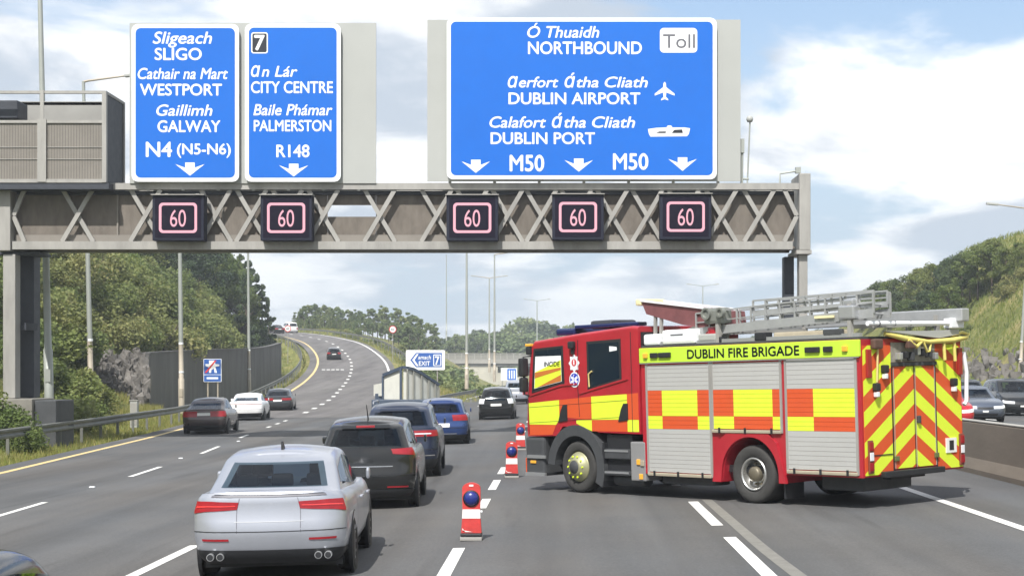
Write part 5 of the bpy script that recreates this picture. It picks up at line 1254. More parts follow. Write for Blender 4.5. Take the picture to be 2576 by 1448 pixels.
    q = MB(); q.cbox((1.0, S - 0.55, 0.24), (2.3, S - 0.15, 0.42), 0.04); q.build('tank', dgr, t); q = MB(); q.cbox((-2.05, -0.3, 0.25), (-1.2, S - 0.35, 0.5), 0.04); q.build('tank', dgr, t); q = MB(); q.tube([(2.7, S - 0.2, 0.28), (3.5, S - 0.2, 0.28)], 0.12, 12); q.build('air_tank', dgr, t)
    # wheels
    def wheel(x, y, r, kind, sg=1):
        w = empty('wheel', (x, y, r)); w.parent = t; w.rotation_euler = (0, 0, 0 if sg > 0 else PI); I = Matrix.Identity(4)
        q = MB(); wd = 0.27 if kind == 'front' else 0.56
        q.lathe([(r * 0.56, -wd), (r * 0.92, -wd), (r, -wd + 0.04), (r, -0.05), (r * 0.985, -0.025), (r * 0.93, 0.0), (r * 0.86, 0.008), (r * 0.66, 0.004), (r * 0.60, -0.02), (r * 0.57, -0.05)], I, 44); q.build('tyre', M_rubber, w)
        q = MB()
        if kind == 'front':
            q.lathe([(r * 0.585, -0.03), (r * 0.56, 0.0), (r * 0.53, 0.0), (r * 0.50, 0.05), (r * 0.33, 0.085), (r * 0.31, 0.10), (r * 0.20, 0.11), (r * 0.19, 0.09), (0, 0.09)], I, 36); q.build('rim', mat('wheel_yellow_grey', (0.34, 0.335, 0.20), 0.45, 0.4, var=0.1), w)
            for k in range(10):
                a_ = 2 * PI * k / 10; q = MB(); q.tube([(r * 0.41 * math.cos(a_), 0.03, r * 0.41 * math.sin(a_)), (r * 0.41 * math.cos(a_), 0.088, r * 0.41 * math.sin(a_))], 0.020, 6); q.build('wheel_nut', yel, w)
            q = MB(); q.lathe([(r * 0.28, 0.085), (r * 0.24, 0.118), (0, 0.125)], I, 24); q.build('hub', dgr, w)
        else:
            q.lathe([(r * 0.585, -0.03), (r * 0.56, 0.0), (r * 0.53, 0.0), (r * 0.50, -0.03), (r * 0.47, -0.14), (r * 0.30, -0.17), (r * 0.28, -0.12), (0, -0.11)], I, 36); q.build('rim', mat('steel_rim', (0.60, 0.60, 0.58), 0.28, 0.85, var=0.08), w)
            q = MB(); q.lathe([(r * 0.27, -0.13), (r * 0.26, -0.03), (r * 0.20, 0.0), (0, 0.0)], I, 24)
            for k in range(10):
                a_ = 2 * PI * k / 10; q.tube([(r * 0.37 * math.cos(a_), -0.17, r * 0.37 * math.sin(a_)), (r * 0.37 * math.cos(a_), -0.11, r * 0.37 * math.sin(a_))], 0.022, 6)
            q.build('hub', mat('hub_brown', (0.16, 0.14, 0.10), 0.5, 0.4), w)
    wheel(4.42, S - 0.03, 0.485, 'front'); wheel(4.42, -S + 0.03, 0.485, 'front', -1); wheel(0, S - 0.03, 0.485, 'rear'); wheel(0, -S + 0.03, 0.485, 'rear', -1)
    q = MB(); q.prism([(-0.70, 0.10), (-0.66, 0.10), (-0.66, 0.5), (-0.70, 0.5)], S - 0.5, S - 0.05); q.build('mud_flap', blk, t)
    q = MB(); q.prism(arc(0, 0.47, 0.62, 0, 180, 16), S - 0.9, S - 0.62); q.build('arch_liner', blk, t)
    # ---- rear face: chevrons rising to the middle
    XR = -2.345
    def rp(w, h, dep): return Vector((XR - dep, S - w, h))
    def chev(w0, w1, h0, h1, name, dep=0.012, left=True):
        q = MB(); wc = (w0 + w1) / 2; p = 0.24; sl = 0.64
        q.add([rp(w0, h0, 0.0), rp(w1, h0, 0.0), rp(w1, h1, 0.0), rp(w0, h1, 0.0)] + [rp(w0, h0, dep), rp(w1, h0, dep), rp(w1, h1, dep), rp(w0, h1, dep)], [(0, 4, 5, 1), (1, 5, 6, 2), (2, 6, 7, 3), (3, 7, 4, 0)], 0)
        for k in range(-12, 14):
            v0 = 1.02 + k * p; g = (lambda w: w) if wc < S else (lambda w: 2 * S - w)
            poly = [(w0, v0 + sl * g(w0)), (w1, v0 + sl * g(w1)), (w1, v0 + p + sl * g(w1)), (w0, v0 + p + sl * g(w0))]
            poly = clip_poly(poly, w0, h0, w1, h1)
            if len(poly) >= 3: q.add([rp(a_, b_, dep) for a_, b_ in poly], [tuple(range(len(poly)))], k % 2)
        return q.build(name, [org, yel], t, fix=False)
    chev(0.035, 0.735, 0.53, 2.56, 'rear_panel'); chev(1.895, 2.585, 0.53, 2.56, 'rear_panel')
    chev(0.765, 1.30, 0.60, 2.215, 'rear_door', 0.02); chev(1.32, 1.865, 0.60, 2.215, 'rear_door', 0.02)
    q = MB()
    for w in (0.75, 1.31, 1.88): q.box((XR - 0.024, S - w - 0.008, 0.57), (XR - 0.002, S - w + 0.008, 2.22))
    q.build('door_seam', blk, t)
    q = MB()
    for w in (0.78, 1.335, 1.85): q.box((XR - 0.028, S - w - 0.006, 0.60), (XR - 0.021, S - w + 0.006, 2.21))
    q.build('door_edge', M_galv, t)
    q = MB(); q.box((XR - 0.04, S - 1.90, 2.225), (XR - 0.001, S - 0.73, 2.285)); q.build('door_header', dgr, t)
    q = MB(); q.box((XR - 0.015, S - 1.885, 2.29), (XR - 0.001, S - 0.745, 2.60)); q.build('equipment_recess', mat('recess_grey', (0.30, 0.28, 0.23), 0.6, 0.2, var=0.35, vscale=9), t)
    rr = random.Random(4)
    for k in range(7):
        w = 0.82 + 0.155 * k; q = MB(); hh = 2.30 + rr.random() * 0.1; q.cbox((XR - 0.12, S - w - 0.10, hh), (XR - 0.016, S - w - 0.02, hh + 0.10 + rr.random() * 0.1), 0.015); q.build('coupling', (M_alu, blk, dgr)[k % 3], t)
    for w in (0.15, 2.53):
        q = MB(); q.cbox((XR - 0.05, S - w - 0.055, 0.56), (XR - 0.013, S - w + 0.055, 1.08), 0.015); q.build('lamp_base', mat('lamp_housing', (0.20, 0.05, 0.03), 0.5), t)
        for h0, m in ((0.92, M_tail), (0.76, M_lens), (0.60, M_tail)):
            q = MB(); q.cbox((XR - 0.065, S - w - 0.045, h0), (XR - 0.051, S - w + 0.045, h0 + 0.13), 0.006); q.build('tail_lamp', m, t)
        q = MB(); q.cbox((XR - 0.06, S - w - 0.06, 2.05), (XR - 0.013, S - w + 0.05, 2.50), 0.015); q.build('beacon', mat('beacon_red', (0.30, 0.02, 0.02), 0.3, coat=0.5), t)
    for w, h in ((0.30, 1.92), (2.32, 1.95), (0.52, 2.20)):
        q = MB(); q.cbox((XR - 0.11, S - w - 0.06, h - 0.08), (XR - 0.013, S - w + 0.05, h + 0.05), 0.025); q.build('work_lamp', blk, t)
        q = MB(); q.cbox((XR - 0.10, S - w - 0.04, h - 0.17), (XR - 0.02, S - w + 0.03, h - 0.085), 0.015); q.build('lamp_glass', M_lens, t)
    q = MB(); q.cbox((XR - 0.07, S - 1.42, 1.30), (XR - 0.021, S - 1.35, 1.42), 0.015); q.build('door_handle', dgr, t)
    for w in (0.80, 1.84):
        q = MB(); q.cbox((XR - 0.05, S - w - 0.06, 0.72), (XR - 0.021, S - w + 0.05, 0.80), 0.01); q.build('hinge', mat('hinge_green', (0.12, 0.14, 0.05), 0.5), t)
    q = MB(); q.box((XR - 0.03, S - 2.40, 0.78), (XR - 0.013, S - 2.12, 1.02)); q.build('number_plate', M_plate, t)
    q = MB(); 
    for k in range(3): put_text(q, 'D' if k == 0 else ('1' if k == 1 else '8'), 2.17 + 0.08 * k, 2.22 + 0.08 * k, 0.83, 0.14, lambda u, v: rp(u, v, 0.033)) if 0 else None
    q.box((XR - 0.033, S - 2.32, 0.82), (XR - 0.031, S - 2.20, 0.98)); q.build('plate_symbol', blk, t)
    q = MB(); q.cbox((XR - 0.10, S - 1.98, 0.48), (XR - 0.001, S - 0.42, 0.575), 0.015); q.build('rear_step', blk, t)
    q = MB(); q.box((XR - 0.022, S - 0.72, 0.83), (XR - 0.013, S - 0.22, 0.845)); q.build('seam', blk, t)
    q = MB(); q.tube([(XR - 0.02, -S - 0.03, 1.55), (XR - 0.02, -S - 0.10, 1.62), (XR - 0.02, -S - 0.12, 2.1), (XR - 0.02, -S - 0.05, 2.42)], 0.035, 8); q.build('grab_rail', M_swhite, t)
    q = MB(); q.tube([(XR - 0.05, S - 0.33, 1.98), (XR - 0.05, S - 0.38, 2.62)], 0.018, 8); q.build('grab_rail', mat('handle_yellow', (0.6, 0.5, 0.2), 0.5), t)
    # ---- roof load: side rail, ladders, boom, cases
    q = MB(); q.box((-2.33, -S + 0.02, 2.661), (2.60, S - 0.02, 2.70)); q.build('roof', dgr, t)
    q = MB()
    for y in (S - 0.12,):
        q.box((-2.3, y, 2.701), (2.5, y + 0.06, 2.76))
    q.build('roof_rail', M_alu, t)
    def ladder(x0, x1, y, z0, z1, w, name, hb=0.11, step=0.30):
        """two stiles with rungs lying nearly flat, ends at z0 and z1"""
        for yy in (y, y - w):
            q = MB(); q.bar((x0, yy, z0), (x1, yy, z1), 0.035, hb * 0.85); q.bar((x0, yy, z0 + hb * 0.95), (x1, yy, z1 + hb * 0.95), 0.03, 0.02); q.bar((x0, yy, z0 + hb * 1.9), (x1, yy, z1 + hb * 1.9), 0.03, 0.026)
            n = int(abs(x1 - x0) / step)
            for k in range(n + 1):
                u = k / n; q.bar((x0 + (x1 - x0) * u, yy, z0 + (z1 - z0) * u), (x0 + (x1 - x0) * u, yy, z0 + (z1 - z0) * u + hb * 1.9), 0.03, 0.026)
            q.build('ladder_stile' if name == 'l' else name, alu, t)
        q = MB(); n = int(abs(x1 - x0) / step)
        for k in range(n + 1):
            u = (k + 0.5) / (n + 1); q.tube([(x0 + (x1 - x0) * u, y, z0 + (z1 - z0) * u), (x0 + (x1 - x0) * u, y - w, z0 + (z1 - z0) * u)], 0.018, 6)
        q.build('ladder_rungs', alu, t)
    ladder(1.35, -2.50, S - 0.16, 2.90, 3.06, 0.42, 'l', 0.17, 0.32)
    ladder(0.05, -2.48, S - 0.20, 3.17, 3.20, 0.34, 'l', 0.11, 0.27)
    q = MB(); q.cbox((-2.62, -S + 0.12, 2.93), (2.0, -S + 0.32, 3.14), 0.02); q.build('ladder_beam', alu, t)
    q = MB(); q.cbox((-0.95, S - 0.20, 3.02), (-1.30, S - 0.13, 3.06), 0.01) if 0 else q.box((-1.75, S - 0.125, 3.02), (-1.35, S - 0.105, 3.06)); q.build('ladder_label', mat('label_cream', (0.75, 0.68, 0.40), 0.5), t); q = MB(); q.box((-1.9, -S + 0.09, 3.0), (-1.6, -S + 0.118, 3.12)); q.build('ladder_label', mat('label_cream', (0.75, 0.68, 0.40), 0.5), t)
    # gallows carrying the ladders
    for x in (0.75, -2.1):
        q = MB(); q.bar((x, S - 0.08, 2.70), (x, S - 0.08, 3.22 if x < 0 else 3.10), 0.07, 0.07); q.bar((x, -S + 0.3, 2.70), (x, -S + 0.3, 3.05), 0.07, 0.07); q.bar((x, S - 0.08, 2.86), (x, -S + 0.3, 2.90), 0.06, 0.06); q.build('ladder_gallows', M_galv, t)
    q = MB(); q.cbox((-2.22, S - 0.30, 2.98), (-1.90, S - 0.02, 3.20), 0.03); q.cbox((-2.18, S - 0.26, 3.201), (-1.98, S - 0.06, 3.30), 0.03); q.build('ladder_winch', M_alu, t)
    q = MB(); q.cbox((0.62, S - 0.30, 3.02), (1.05, S - 0.02, 3.30), 0.06); q.lathe([(0, -0.05), (0.105, -0.05), (0.105, 0.03), (0.07, 0.03), (0.06, 0.0), (0, 0.0)], Matrix.Translation((0.95, S - 0.0, 3.20)), 18, smooth=False); q.lathe([(0, -0.05), (0.085, -0.05), (0.085, 0.03), (0.05, 0.03), (0.045, 0.0), (0, 0.0)], Matrix.Translation((0.62, S - 0.0, 3.21)), 18, smooth=False); q.build('pulley_head', mat('weathered_alu', (0.24, 0.25, 0.225), 0.5, 0.4, var=0.15, vscale=8), t)
    # raised hose tray, tilted towards the cab
    mau = mat('faded_maroon', (0.175, 0.065, 0.068), 0.5, var=0.2, vscale=3)
    q = MB(); q.prism([(2.74, 3.50), (0.75, 3.235), (0.70, 2.90), (1.7, 3.04), (2.62, 3.27)], S - 0.75, S - 0.18); q.build('hose_tray', mau, t)
    q = MB(); q.bar((2.76, S - 0.17, 3.52), (0.85, S - 0.17, 3.268), 0.05, 0.032); q.bar((2.76, S - 0.74, 3.52), (0.85, S - 0.74, 3.268), 0.05, 0.032); q.build('tray_rail', M_swhite, t)
    q = MB(); q.cbox((2.72, S - 0.78, 3.43), (2.86, S - 0.14, 3.55), 0.03); q.build('tray_end', mat('label_cream', (0.75, 0.68, 0.40), 0.5), t)
    q = MB()
    for x, z in ((2.45, 3.28), (2.30, 3.24), (1.3, 3.02)): q.bar((x, S - 0.22, 2.72), (x - 0.03, S - 0.22, z), 0.05, 0.05)
    q.bar((2.4, S - 0.24, 2.74), (1.2, S - 0.24, 3.05), 0.05, 0.06); q.build('tray_strut', M_galv, t)
    q = MB(); q.cbox((0.86, S - 0.5, 2.72), (1.05, S - 0.10, 2.98), 0.05); q.tube([(1.0, S - 0.12, 2.80), (1.0, S - 0.7, 2.80)], 0.12, 14); q.build('hose_reel', red, t)
    q = MB(); q.cbox((2.16, S - 0.42, 2.705), (2.56, S - 0.03, 2.90), 0.04); q.build('roof_case', M_swhite, t)
    q = MB(); q.cbox((1.25, S - 0.46, 2.705), (2.08, S - 0.02, 2.96), 0.05); q.build('roof_case', M_swhite, t)
    q = MB(); q.box((1.55, S - 0.019, 2.86), (1.85, S - 0.012, 2.88)); q.build('case_vent', M_sgrey, t)
    q = MB(); q.cbox((0.80, S - 0.4, 2.705), (1.22, S - 0.06, 2.86), 0.03); q.build('roof_case', M_sback, t)
    q = MB(); q.cbox((-0.35, S - 0.22, 2.705), (-0.10, S - 0.04, 2.84), 0.02); q.cbox((0.66, S - 0.2, 2.70), (0.80, S - 0.05, 2.80), 0.02); q.build('stowage_block', blk, t)
    q = MB(); q.cbox((-1.1, S - 0.26, 2.705), (-0.2, S - 0.10, 2.80), 0.02) if 0 else q.cbox((-2.0, S - 0.28, 2.705), (-0.45, S - 0.12, 2.83), 0.03); q.build('suction_hose', mat('hose_buff', (0.33, 0.29, 0.21), 0.7, var=0.15), t)
    q = MB(); q.cbox((-1.95, S - 0.115, 2.72), (-1.55, S - 0.06, 2.84), 0.02); q.build('stowage_block', dgr, t)
    q = MB(); q.tube([(-2.42, S - 0.1, 2.90), (-2.44, -S + 0.3, 2.90)], 0.038, 10); q.build('cross_pipe', M_swhite, t)
    for k in range(4):
        q = MB(); y = S - 0.35 - 0.4 * k; q.tube([(-2.42, y, 2.90), (-2.42, y - 0.03, 2.90)], 0.044, 10); q.build('pipe_band', M_sgrey, t)
    q = MB(); q.cbox((-2.50, -S + 0.10, 2.82), (-2.34, -S + 0.45, 2.98), 0.02); q.build('pipe_bracket', M_swhite, t)
    # yellow rope bag and lines hung along the rear edge of the roof
    yl = mat('hose_yellow', (0.66, 0.57, 0.15), 0.6, var=0.1, vscale=8)
    q = MB(); q.tube([(-2.40, S - 0.55, 2.74), (-2.44, S - 1.0, 2.66), (-2.46, S - 1.6, 2.60), (-2.47, S - 2.2, 2.62), (-2.46, S - 2.62, 2.66), (-2.44, S - 2.72, 2.71), (-2.40, S - 2.60, 2.75), (-2.40, S - 2.3, 2.70)], [0.03, 0.045, 0.035, 0.045, 0.036, 0.03, 0.03, 0.025], 8); q.build('yellow_line', yl, t)
    q = MB(); q.tube([(-2.47, S - 1.05, 2.64), (-2.48, S - 1.25, 2.52), (-2.46, S - 1.4, 2.60)], 0.03, 8); q.tube([(-2.47, S - 1.45, 2.60), (-2.48, S - 1.52, 2.44), (-2.46, S - 1.62, 2.45), (-2.46, S - 1.66, 2.60)], 0.02, 8); q.build('yellow_line', yl, t)
    for w, h in ((2.0, 2.30), (2.28, 2.28)):
        q = MB(); q.tube([(-2.46, S - w, 2.62), (-2.46, S - w - 0.02, h)], 0.028, 8); q.build('yellow_strap', yl, t)
    q = MB(); q.prism([(0.50, 2.78), (1.9, 2.66), (2.45, 2.72), (2.45, 2.80), (1.6, 2.78)], XR - 0.02, XR - 0.10, plane='yz'); q.v = [(v[0], S - v[1], v[2]) for v in q.v]; q.build('grey_cover', M_sback, t)
    q = MB(); q.cbox((-2.46, S - 0.44, 2.50), (-2.36, S - 0.22, 2.66), 0.03); q.build('stowage_clip', mat('clip_brown', (0.10, 0.055, 0.04), 0.6), t); q = MB(); q.cbox((-2.5, S - 1.22, 2.50), (-2.42, S - 1.02, 2.62), 0.02); q.build('stowage_clip', mat('clip_brown', (0.10, 0.055, 0.04), 0.6), t)
    # the incident vehicle seen in the cab window is an added panel, below
    return t, S
FE, FS = fire_engine()
def window_view_panel():
    """panel added on the front cab window for the incident vehicle seen in it"""
    o = empty('window_view_panel', label='white and yellow panel standing in for the incident vehicle seen in the front cab window', cat='view panel')
    o.matrix_world = FE.matrix_world @ Matrix.Translation((0, FS, 0))
    y = mat('reflective_yellow', (0.80, 0.86, 0.04), 0.45); og = mat('view_panel_brown', (0.50, 0.16, 0.03), 0.5)
    def pl(poly, nm, m, d): q = MB(); q.prism(poly, d - 0.002, d); q.build(nm, m, o)
    pl([(5.54, 2.58), (5.60, 1.96), (4.78, 2.09), (4.785, 2.58)], 'white_back', M_swhite, 0.0165)
    pl([(5.55, 2.28), (5.59, 1.97), (4.785, 2.10), (4.79, 2.50)], 'yellow_panel', y, 0.019)
    pl([(5.56, 2.27), (5.57, 2.16), (4.79, 2.31), (4.79, 2.36)], 'chevron', og, 0.0215); pl([(5.50, 1.985), (4.79, 2.10), (4.79, 2.22)], 'chevron', og, 0.0215)
    q = MB(); put_text(q, 'INCIDENT'[:6], -5.28, -4.82, 2.385, 0.085, lambda u, v: Vector((-u, 0.0215, v)), bold=0.02, shear=0.1); q.build('lettering', M_sblack, o)
window_view_panel()

# ------------------------------------------------------------ red markers with blue lamps
def marker(px, py, rz, label):
    p = G(px, py)
    t = empty('warning_marker', (p.x, p.y, p.z + 0.002), R(rz), label, 'warning marker', 'red and white warning markers along the lane line')
    mr = mat('marker_red', (0.55, 0.045, 0.04), 0.55, var=0.12, vscale=9, grime=0.1); mw = mat('marker_white', (0.82, 0.76, 0.74), 0.4)
    q = MB(); q.cbox((-0.15, -0.16, 0), (0.15, 0.16, 0.05), 0.012); q.build('base', mat('marker_base', (0.30, 0.29, 0.27), 0.7), t)
    q = MB(); q.cbox((-0.145, -0.13, 0.051), (0.145, 0.13, 0.10), 0.015); q.build('foot', M_black, t)
    q = MB(); q.prism([(-0.14, 0.101), (0.14, 0.101), (0.125, 0.30), (-0.125, 0.30)], -0.06, 0.06); q.build('lower_panel', mr, t)
    q = MB(); q.prism([(-0.126, 0.301), (0.126, 0.301), (0.12, 0.425), (-0.12, 0.425)], -0.065, 0.065); q.build('white_band', mw, t)
    q = MB(); up = [(-0.12, 0.426), (0.12, 0.426), (0.125, 0.60), (0.125, 0.71)] + [(0.125 * math.cos(R(a)), 0.71 + 0.08 * math.sin(R(a))) for a in range(15, 180, 15)] + [(-0.125, 0.71), (-0.125, 0.60)]
    q.prism(up, -0.055, 0.055); q.build('upper_panel', mr, t)
    q = MB(); Mx = Matrix.Translation((0, 0, 0.575)); pr = [(0.105, -0.05)] + [(0.098 * math.cos(R(a)), -0.065 - 0.06 * math.sin(R(a))) for a in range(0, 91, 15)]
    q.lathe(pr, Mx, 24); q.build('blue_lamp', mat('lamp_blue', (0.014, 0.024, 0.17), 0.3, coat=0.25), t)
    q = MB(); q.lathe([(0.115, -0.056), (0.115, -0.068), (0.100, -0.072)], Mx, 24); q.build('lamp_ring', M_black, t)
    q = MB(); q.cbox((-0.03, -0.062, 0.74), (0.03, -0.056, 0.765), 0.002); q.build('reflector', mw, t)
    q = MB(); q.prism([(-0.12, 0.14), (0.02, 0.115), (-0.08, 0.115), (-0.125, 0.17)], -0.066, -0.061); q.build('panel_stripe', mw, t)
marker(1186, 1357, 0, 'red and white marker with a blue lamp nearest the camera')
marker(1287, 1201, 4, 'red and white marker with a blue lamp in front of the fire engine bumper')
marker(1309, 1131, 10, 'red and white marker partly hidden by the front of the fire engine')

# ------------------------------------------------------------ vegetation
L_green = leafmat('leaf_mid_green', [(0.075, 0.118, 0.032), (0.13, 0.18, 0.050), (0.19, 0.225, 0.070), (0.26, 0.27, 0.10)])
L_dark = leafmat('leaf_dark_green', [(0.045, 0.075, 0.036), (0.080, 0.115, 0.048), (0.13, 0.16, 0.065)], 0.25)
L_scrub = leafmat('leaf_scrub', [(0.095, 0.135, 0.042), (0.15, 0.195, 0.062), (0.22, 0.24, 0.085), (0.31, 0.29, 0.12)])
L_far = leafmat('leaf_far_green', [(0.12, 0.175, 0.075), (0.19, 0.24, 0.095), (0.28, 0.31, 0.12)])
L_grass = leafmat('grass_blade', [(0.11, 0.16, 0.03), (0.20, 0.23, 0.055), (0.32, 0.28, 0.10)], 0.3)
M_bark = mat('bark', (0.09, 0.07, 0.05), 0.9, var=0.25, vscale=6)
def leaves(name, clumps, per, size, m, flatz=1.0, aspect=0.6):
    """many small leaf faces around clump centres (x, y, z, radius)"""
    c = np.array(clumps, dtype=np.float64); n = len(c) * per
    ctr = np.repeat(c[:, :3], per, 0); rad = np.repeat(c[:, 3], per)
    d = rng.normal(size=(n, 3)); d /= np.linalg.norm(d, axis=1)[:, None]
    r = rad * rng.random(n) ** 0.45
    p = ctr + d * r[:, None] * np.array([1, 1, flatz])
    a = rng.normal(size=(n, 3)); a[:, 2] *= 0.6; a /= np.linalg.norm(a, axis=1)[:, None]
    nn = d + rng.normal(size=(n, 3)) * 0.9 + np.array([0, 0, 0.35]); b = np.cross(nn, a); b /= np.linalg.norm(b, axis=1)[:, None] + 1e-9
    s = size * (0.6 + 0.9 * rng.random(n))[:, None]
    v = np.stack([p - a * s, p - b * s * aspect, p + a * s, p + b * s * aspect], 1).reshape(-1, 3)
    me = bpy.data.meshes.new(name); me.vertices.add(n * 4); me.loops.add(n * 4); me.polygons.add(n)
    me.vertices.foreach_set('co', v.astype(np.float32).ravel()); me.loops.foreach_set('vertex_index', np.arange(n * 4, dtype=np.int32))
    me.polygons.foreach_set('loop_start', np.arange(0, n * 4, 4, dtype=np.int32))
    me.update(calc_edges=True)
    tone = np.repeat(rng.random(len(c)) * 0.6, per * 4) + np.repeat(rng.random(n) * 0.25, 4)
    me.attributes.new('tone', 'FLOAT', 'POINT').data.foreach_set('value', tone.astype(np.float32))
    me.materials.append(m); o = bpy.data.objects.new(name, me); COL.objects.link(o); return o
def rnd(a, b): return a + (b - a) * random.random()
def crown_round(h, w, n=46):
    out = []
    for k in range(n):
        u = rnd(0.15, 1.0); a = rnd(0, 2 * PI); prof_ = math.sin(PI * min(1, (u * 0.86 + 0.12))) ** 0.7; q = w * prof_ * math.sqrt(rnd(0.15, 1))
        out.append((q * math.cos(a) * rnd(0.85, 1.15), q * math.sin(a) * rnd(0.85, 1.15), h * (0.16 + 0.80 * u), w * rnd(0.20, 0.36)))
    return out
def crown_pine(h, w):
    out = []; z = h * 0.22
    while z < h * 0.97:
        u = (z / h); rr = w * (1.05 - u) ** 0.75 * rnd(0.7, 1.1); k = max(2, int(6 * (1.1 - u)))
        for i in range(k):
            a = rnd(0, 2 * PI)
            for q in (0.35, 0.7, 1.0): out.append((rr * q * math.cos(a), rr * q * math.sin(a), z + rr * q * 0.12 + rnd(-.1, .1), max(0.22, w * 0.20 * (1.15 - u * 0.6))))
        z += h * rnd(0.06, 0.10)
    out.append((0, 0, h * 0.97, w * 0.12)); return out
def trunk_mesh(h, r, limbs=6, top=0.75, spread=0.3):
    q = MB(); q.tube([(0, 0, -0.6), (rnd(-.05, .05) * h * .3, rnd(-.05, .05) * h * .3, h * 0.4), (0, 0, h * top)], [r, r * 0.7, r * 0.2], 8)
    for k in range(limbs):
        z = h * rnd(0.25, top * 0.9); a = rnd(0, 2 * PI); L = h * spread * rnd(0.6, 1.1); q.tube([(0, 0, z), (L * .5 * math.cos(a), L * .5 * math.sin(a), z + L * 0.35), (L * math.cos(a), L * math.sin(a), z + L * 0.55)], [r * 0.4, r * 0.25, r * 0.08], 6)
    return q
def tree_proto(kind, h, w, m, per, size, n=46, flat=1.0):
    root = empty(kind, (0, 0, -50)); cl = crown_pine(h, w) if kind == 'pine_tree' else crown_round(h, w, n)
    c = leaves('crown', cl, per, size, m, 0.55 if kind == 'pine_tree' else 0.85); c.parent = root
    tr = trunk_mesh(h, 0.022 * h, 7, 0.9 if kind == 'pine_tree' else 0.72, 0.12 if kind == 'pine_tree' else 0.28).build('trunk', M_bark, root); return root
def bush_proto(w, h, m, per, size, n=20):
    root = empty('bush', (0, 0, -50)); cl = []
    for k in range(n):
        a = rnd(0, 2 * PI); q = w * math.sqrt(rnd(0, 1)); cl.append((q * math.cos(a), q * math.sin(a), h * rnd(0.15, 0.9) * (1.05 - 0.6 * (q / w) ** 2), w * rnd(0.30, 0.62)))
    leaves('foliage', cl, per, size, m, 0.9).parent = root
    q = MB()
    for k in range(5): a = rnd(0, 2 * PI); q.tube([(0, 0, -0.4), (w * .3 * math.cos(a), w * .3 * math.sin(a), h * 0.4), (w * .6 * math.cos(a), w * .6 * math.sin(a), h * 0.75)], [0.05, 0.03, 0.012], 5)
    q.build('stem', M_bark, root); return root
USED = set()
def plant(proto, X, Y, sc, label, cat, group, sink=0.1, z=None, sz=1.0):
    if proto.name in USED: o = copy_tree(proto)
    else: o = proto; USED.add(proto.name)
    o.location = (X, Y, (terr(X, Y) if z is None else z) - sink); o.rotation_euler = (0, 0, rnd(0, 2 * PI)); o.scale = (sc, sc, sc * sz); tag(o, label, cat, group); return o
# left hillside
B1 = [bush_proto(1.7, 2.0, L_scrub, 300, 0.088, 22) for _ in range(3)]; B2 = [bush_proto(1.6, 2.2, L_green, 300, 0.088, 22) for _ in range(3)]
T1 = [tree_proto('broadleaf_tree', 8, 3.1, L_green, 190, 0.135) for _ in range(2)]; T2 = [tree_proto('broadleaf_tree', 8, 3.0, L_dark, 190, 0.135) for _ in range(2)]
PN = [tree_proto('pine_tree', 10, 3.0, L_dark, 90, 0.16) for _ in range(2)]
random.seed(21)
for x, D, sc in ((158, 66, 0.8), (185, 69, 0.75), (170, 74, 1.0), (205, 76, 0.8), (150, 78, 1.0)): plant(B2[2], gx(x, D), D, sc, 'dark green bush between the gantry plinth and the nearest buff lamp post', 'bush', 'bushes beside the gantry plinth', 0.1)
for x, y, D, sc in ((8, 1075, 53.5, 0.62), (48, 1082, 53.0, 0.5), (-30, 1070, 54, 0.7)): plant(B2[0] if x < 40 else B2[1], gx(x, D), D, sc, 'leafy bush growing against the concrete plinth of the left gantry leg', 'bush', 'bushes at the foot of the gantry', 0.05)
def hill_bush(lo, hi, n, dlo, dhi, protos, lab, grp, smin=0.8, smax=1.5):
    for k in range(n):
        Y = rnd(lo, hi); d = rnd(dlo, dhi); X = interp(TOE, Y) - d
        plant(random.choice(protos), X, Y, rnd(smin, smax), lab, 'bush', grp, 0.25, sz=rnd(0.8, 1.15))
hill_bush(66, 140, 85, 2.0, 13, B1, 'tawny scrub bush on the left hillside below the trees', 'scrub bushes on the left hillside')
hill_bush(60, 150, 60, 3.0, 17, B2, 'green bush on the left hillside below the trees', 'green bushes on the left hillside')
hill_bush(106, 180, 80, 1.0, 9, B1 + B2, 'bush on the slope directly above the dark retaining wall', 'bushes above the retaining wall', 0.9, 1.6)
hill_bush(30, 66, 18, 2.0, 7, B2, 'green bush behind the crash barrier near the gantry leg', 'bushes behind the left crash barrier', 0.6, 1.0)
def px_tree(proto, x, yt, D, h0, lab, cat, grp, slim=1.0):
    """stand a tree at a distance so that its top reaches a given height"""
    X = gx(x, D); g = terr(X, D); zt = gz(yt, D); h = max(2.0, zt - g); return plant(proto, X, D, h / h0 * slim, lab, cat, grp, 0.15, z=g, sz=1 / slim)
for x, yt, D in ((130, 540, 128), (200, 560, 136), (265, 570, 142), (330, 560, 150), (395, 575, 160), (450, 580, 172), (500, 600, 182), (160, 540, 118), (60, 520, 112), (300, 560, 158), (20, 560, 104), (420, 550, 180)):
    px_tree(random.choice(T2), x, yt, D, 7.6, 'dark broadleaf tree along the top of the left hillside', 'tree', 'dark trees on the left hilltop')
for x, yt, D in ((520, 600, 190), (548, 625, 192), (578, 655, 196), (606, 690, 194), (560, 640, 200)):
    px_tree(random.choice(T1), x, yt, D, 7.6, 'mid green tree on the hillside behind the dark wall', 'tree', 'green trees stepping down behind the wall', 0.75)
for x, yt, D in ((626, 660, 196), (645, 690, 198), (660, 718, 200), (675, 752, 203), (604, 640, 198), (640, 720, 194), (618, 690, 190)):
    px_tree(random.choice(PN), x, yt, D, 9.7, 'dark pine tree at the right end of the left hillside', 'pine tree', 'pines at the end of the left hillside', 0.55)
